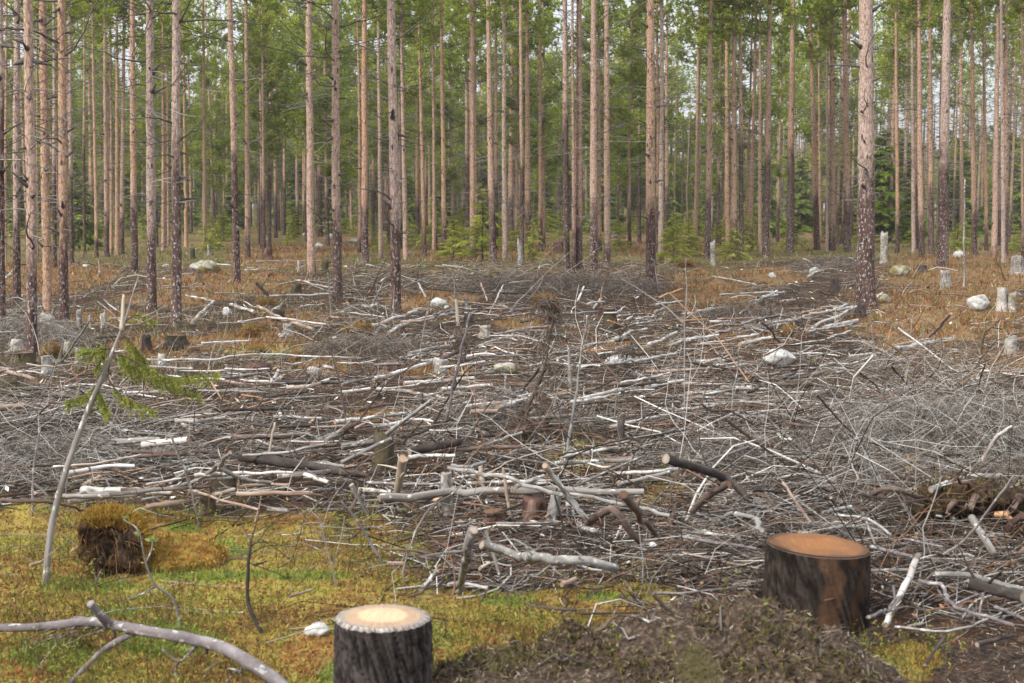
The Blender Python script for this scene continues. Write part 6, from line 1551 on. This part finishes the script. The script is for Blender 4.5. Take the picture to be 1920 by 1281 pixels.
plant('dead_sapling', 'black stemmed dead sapling curved like a bow with pale bare twigs', 'sapling',
      [([(1330, 1030), (1262, 940), (1236, 850), (1240, 690), (1250, 600), (1252, 560)], 10, 5), ([(1250, 580), (1275, 500), (1300, 420)], 3, 1), ([(1250, 600), (1300, 560), (1340, 500), (1420, 440)], 3, 1), ([(1245, 640), (1320, 600), (1440, 590)], 2.5, 1),
       ([(1245, 660), (1160, 660), (1060, 700)], 2.4, 1), ([(1250, 570), (1200, 480), (1150, 420)], 2.2, .8), ([(1270, 690), (1310, 680), (1330, 670)], 5, 3), ([(1242, 640), (1140, 620), (1080, 660)], 2, .8), ([(1275, 510), (1240, 450), (1260, 380)], 1.6, .7),
       ([(1240, 680), (1400, 740), (1460, 780)], 2, .8), ([(1300, 560), (1420, 640), (1500, 720)], 1.8, .7), ([(1280, 520), (1400, 470), (1500, 420)], 1.8, .7)], 'dark', (), 'the black stemmed sapling')
plant('bare_sapling', 'pale bare sapling with fine fanning twigs in the moss', 'sapling',
      [([(1690, 800), (1640, 640), (1600, 480), (1560, 380)], 4, 1.5), ([(1640, 640), (1500, 580), (1400, 640)], 2.2, .8), ([(1600, 480), (1500, 500), (1420, 680)], 2, .8), ([(1620, 560), (1520, 460), (1480, 400)], 2, .8), ([(1650, 660), (1560, 700), (1480, 720)], 2, .8),
       ([(1610, 500), (1650, 380), (1700, 300)], 2, .8), ([(1660, 700), (1700, 560), (1720, 450)], 2, .8), ([(1600, 470), (1540, 420), (1440, 470)], 1.6, .7)], 'grey', (), 'the bare fanning sapling')
plant('bowed_twig', 'pale twig bowed over beside the bent spruce sapling', 'twig', [([(260, 440), (250, 370), (190, 300), (110, 255), (50, 245)], 6, 3)], 'lichen')
plant('root_sprig', 'short forked sprig under the hollow root clod', 'twig', [([(460, 810), (480, 770), (505, 715)], 4, 1.6), ([(480, 770), (470, 730)], 2, 1)], 'grey')
plant('forked_twig', 'small forked grey twig just right of the hollow root clod'.replace(' right of', ' beside'), 'twig', [([(600, 800), (610, 770), (590, 735)], 4, 1.6), ([(610, 770), (630, 740)], 2, 1)], 'grey')

# dead brown spruce standing in the middle of the slash
def brown_spruce(px, py, path, seed, label, lm=None, nbr=26):
    """a crooked dead stem with drooping bare branches and clinging rusty needles"""
    g = np.random.default_rng(seed); b = hit1(px, py); D = b[1]; s = D / FPX
    rt = root('dead_spruce', tuple(b)); tag(rt, label, 'dead spruce')
    P = smooth_path(np.array([(0, 0, -.05)] + [at(x, y, D) - b for x, y in path]), 24); H = P[-1, 2]
    V, F, uv = one_tube(P, np.linspace(.020, .004, 24), 8, .1, seed); ob('trunk', mk_mesh('trunk', V, F, [M['mossy']], uv=uv), rt)
    Q, C = [], []
    for q in range(nbr):
        i = int(g.integers(3, 23)); l = g.uniform(.12, .42) * (1.15 - i / 30); a = g.uniform(0, 6.28); K = 6; u = np.linspace(0, 1, K)
        B = P[i] + np.stack([math.cos(a) * u, math.sin(a) * u, g.uniform(-.1, .5) * u - g.uniform(.2, .9) * u ** 2], -1) * l + np.cumsum(g.normal(0, .02, (K, 3)), 0) * l
        V, F, uv = one_tube(B, np.linspace(.0045, .0014, K), 4, .1, q); ob('bare_branch', mk_mesh('bare_branch', V, F, [M['twig']], uv=uv), rt)
        m = 60; f = g.uniform(.15, 1, m) * (K - 1); j = np.minimum(f.astype(int), K - 2); c = B[j] + (B[j + 1] - B[j]) * (f - j)[:, None]
        d = g.normal(0, .6, (m, 3)) + np.array([0, 0, -.5]); t = np.linspace(0, 1, 3); ln = g.uniform(.03, .09, m)
        Q.append(c[:, None] + d[:, None] * (ln[:, None] * t)[..., None]); C.append(pick(g, [(.11, .075, .05), (.075, .055, .045), (.20, .11, .06), (.24, .22, .20)], [3, 3, 1, 2], m))
    Q = np.concatenate(Q); V, F = tubes(Q, np.full(Q.shape[:2], .0016), 3)
    o = ob('brown_twigs', mk_mesh('brown_twigs', V, [F], [M['tone']], col=np.repeat(np.concatenate(C), 9, 0)), rt); o['kind'] = 'stuff'
    if lm: LANDMARKS.append((b[0], b[1], lm))
brown_spruce(990, 840, [(985, 790), (1000, 740), (1018, 700), (1030, 640), (1036, 590), (1020, 556)], 1, 'crooked dead brown spruce with drooping bare twigs standing in the slash', 'the dead brown spruce', 44)
brown_spruce(1170, 705, [(1172, 680), (1180, 655), (1186, 636)], 2, 'low dead spruce top with rusty needles among birch logs', None, 16)
brown_spruce(1440, 760, [(1475, 745), (1530, 735), (1585, 742)], 3, 'fallen dead brown spruce top lying on the brush heap', None, 30)
brown_spruce(870, 690, [(872, 660), (868, 640), (876, 615)], 4, 'fan of dark dead twigs beside the tall leaning pole', None, 18)
brown_spruce(1010, 840, [(1040, 815), (1080, 810), (1110, 800)], 5, 'low brown dead bush below the pointed pale pole', None, 22)
brown_spruce(1020, 610, [(1035, 585), (1020, 560)], 6, 'small dead spruce top with orange needles behind the crooked dead one', None, 14)

# tiny spruce seedling on the hummock
rt, b = young(1515, 1150, 46, 1, None, 'spruce_seedling', None, .9); rt.location = at(1515, 1165, 6.05); rt.location.z = float(height(rt.location.x, rt.location.y)) - .01
tag(rt, 'tiny bright green spruce seedling on the hummock before the orange topped stump', 'seedling')

# sticks and crumbs of earth lying on the hummock
g = np.random.default_rng(61)
for q in range(16):
    x, y = g.uniform(-.3, 1.6), g.uniform(4.95, 5.4); l = g.uniform(.06, .22); a = g.uniform(0, 3.1); t = np.linspace(-.5, .5, 6)
    X = x + math.cos(a) * l * t; Y = y + math.sin(a) * l * t + .02 * np.sin(t * 5 + q)
    Wp = np.stack([X, Y, height(X, Y) + .012 + .02 * g.random()], -1)
    o = limb('twig', Wp, float(g.uniform(.003, .006)), .002, ['grey', 'brown', 'twig', 'dark'][q % 4], 'twig', f"short {['grey', 'brown', 'charcoal', 'dark'][q % 4]} twig on the earthy hummock", None, 'twigs lying on the hummock', 8000 + q, False, .08, 6, 1)
added_haze = mk_mesh('added_haze', [(-330, -40, -3), (330, -40, -3), (330, 330, -3), (-330, 330, -3), (-330, -40, 24), (330, -40, 24), (330, 330, 24), (-330, 330, 24)], [[(3, 2, 1, 0), (4, 5, 6, 7), (0, 1, 5, 4), (1, 2, 6, 5), (2, 3, 7, 6), (3, 0, 4, 7)]], smooth=False)  # thin haze volume, added to lift the dark tones of the far wood
hm = bpy.data.materials.new('added_haze'); hm.use_nodes = True; ht = hm.node_tree
for q in list(ht.nodes):
    if q.type != 'OUTPUT_MATERIAL': ht.nodes.remove(q)
hv = ht.nodes.new('ShaderNodeVolumePrincipled'); hv.inputs['Color'].default_value = (.97, .96, .90, 1); hv.inputs['Density'].default_value = .00045
ht.links.new(hv.outputs[0], [q for q in ht.nodes if q.type == 'OUTPUT_MATERIAL'][0].inputs['Volume'])
added_haze.materials.append(hm); tag(ob('added_haze', added_haze), kind='stuff')
write_labels(); write_far_labels()
for o in bpy.data.objects:
    if o.get('label') and len(o['label'].split()) > 16: print('LONG', o['label'])
print('logs', NLOG[0], 'sticks', NST[0], 'pines', len(PINES) + len(spots), 'objects', len(bpy.data.objects), 'tris', sum(sum(len(p.vertices) - 2 for p in m.polygons) if len(m.polygons) < 20 else len(m.loops) - 2 * len(m.polygons) for m in bpy.data.meshes if m.users))
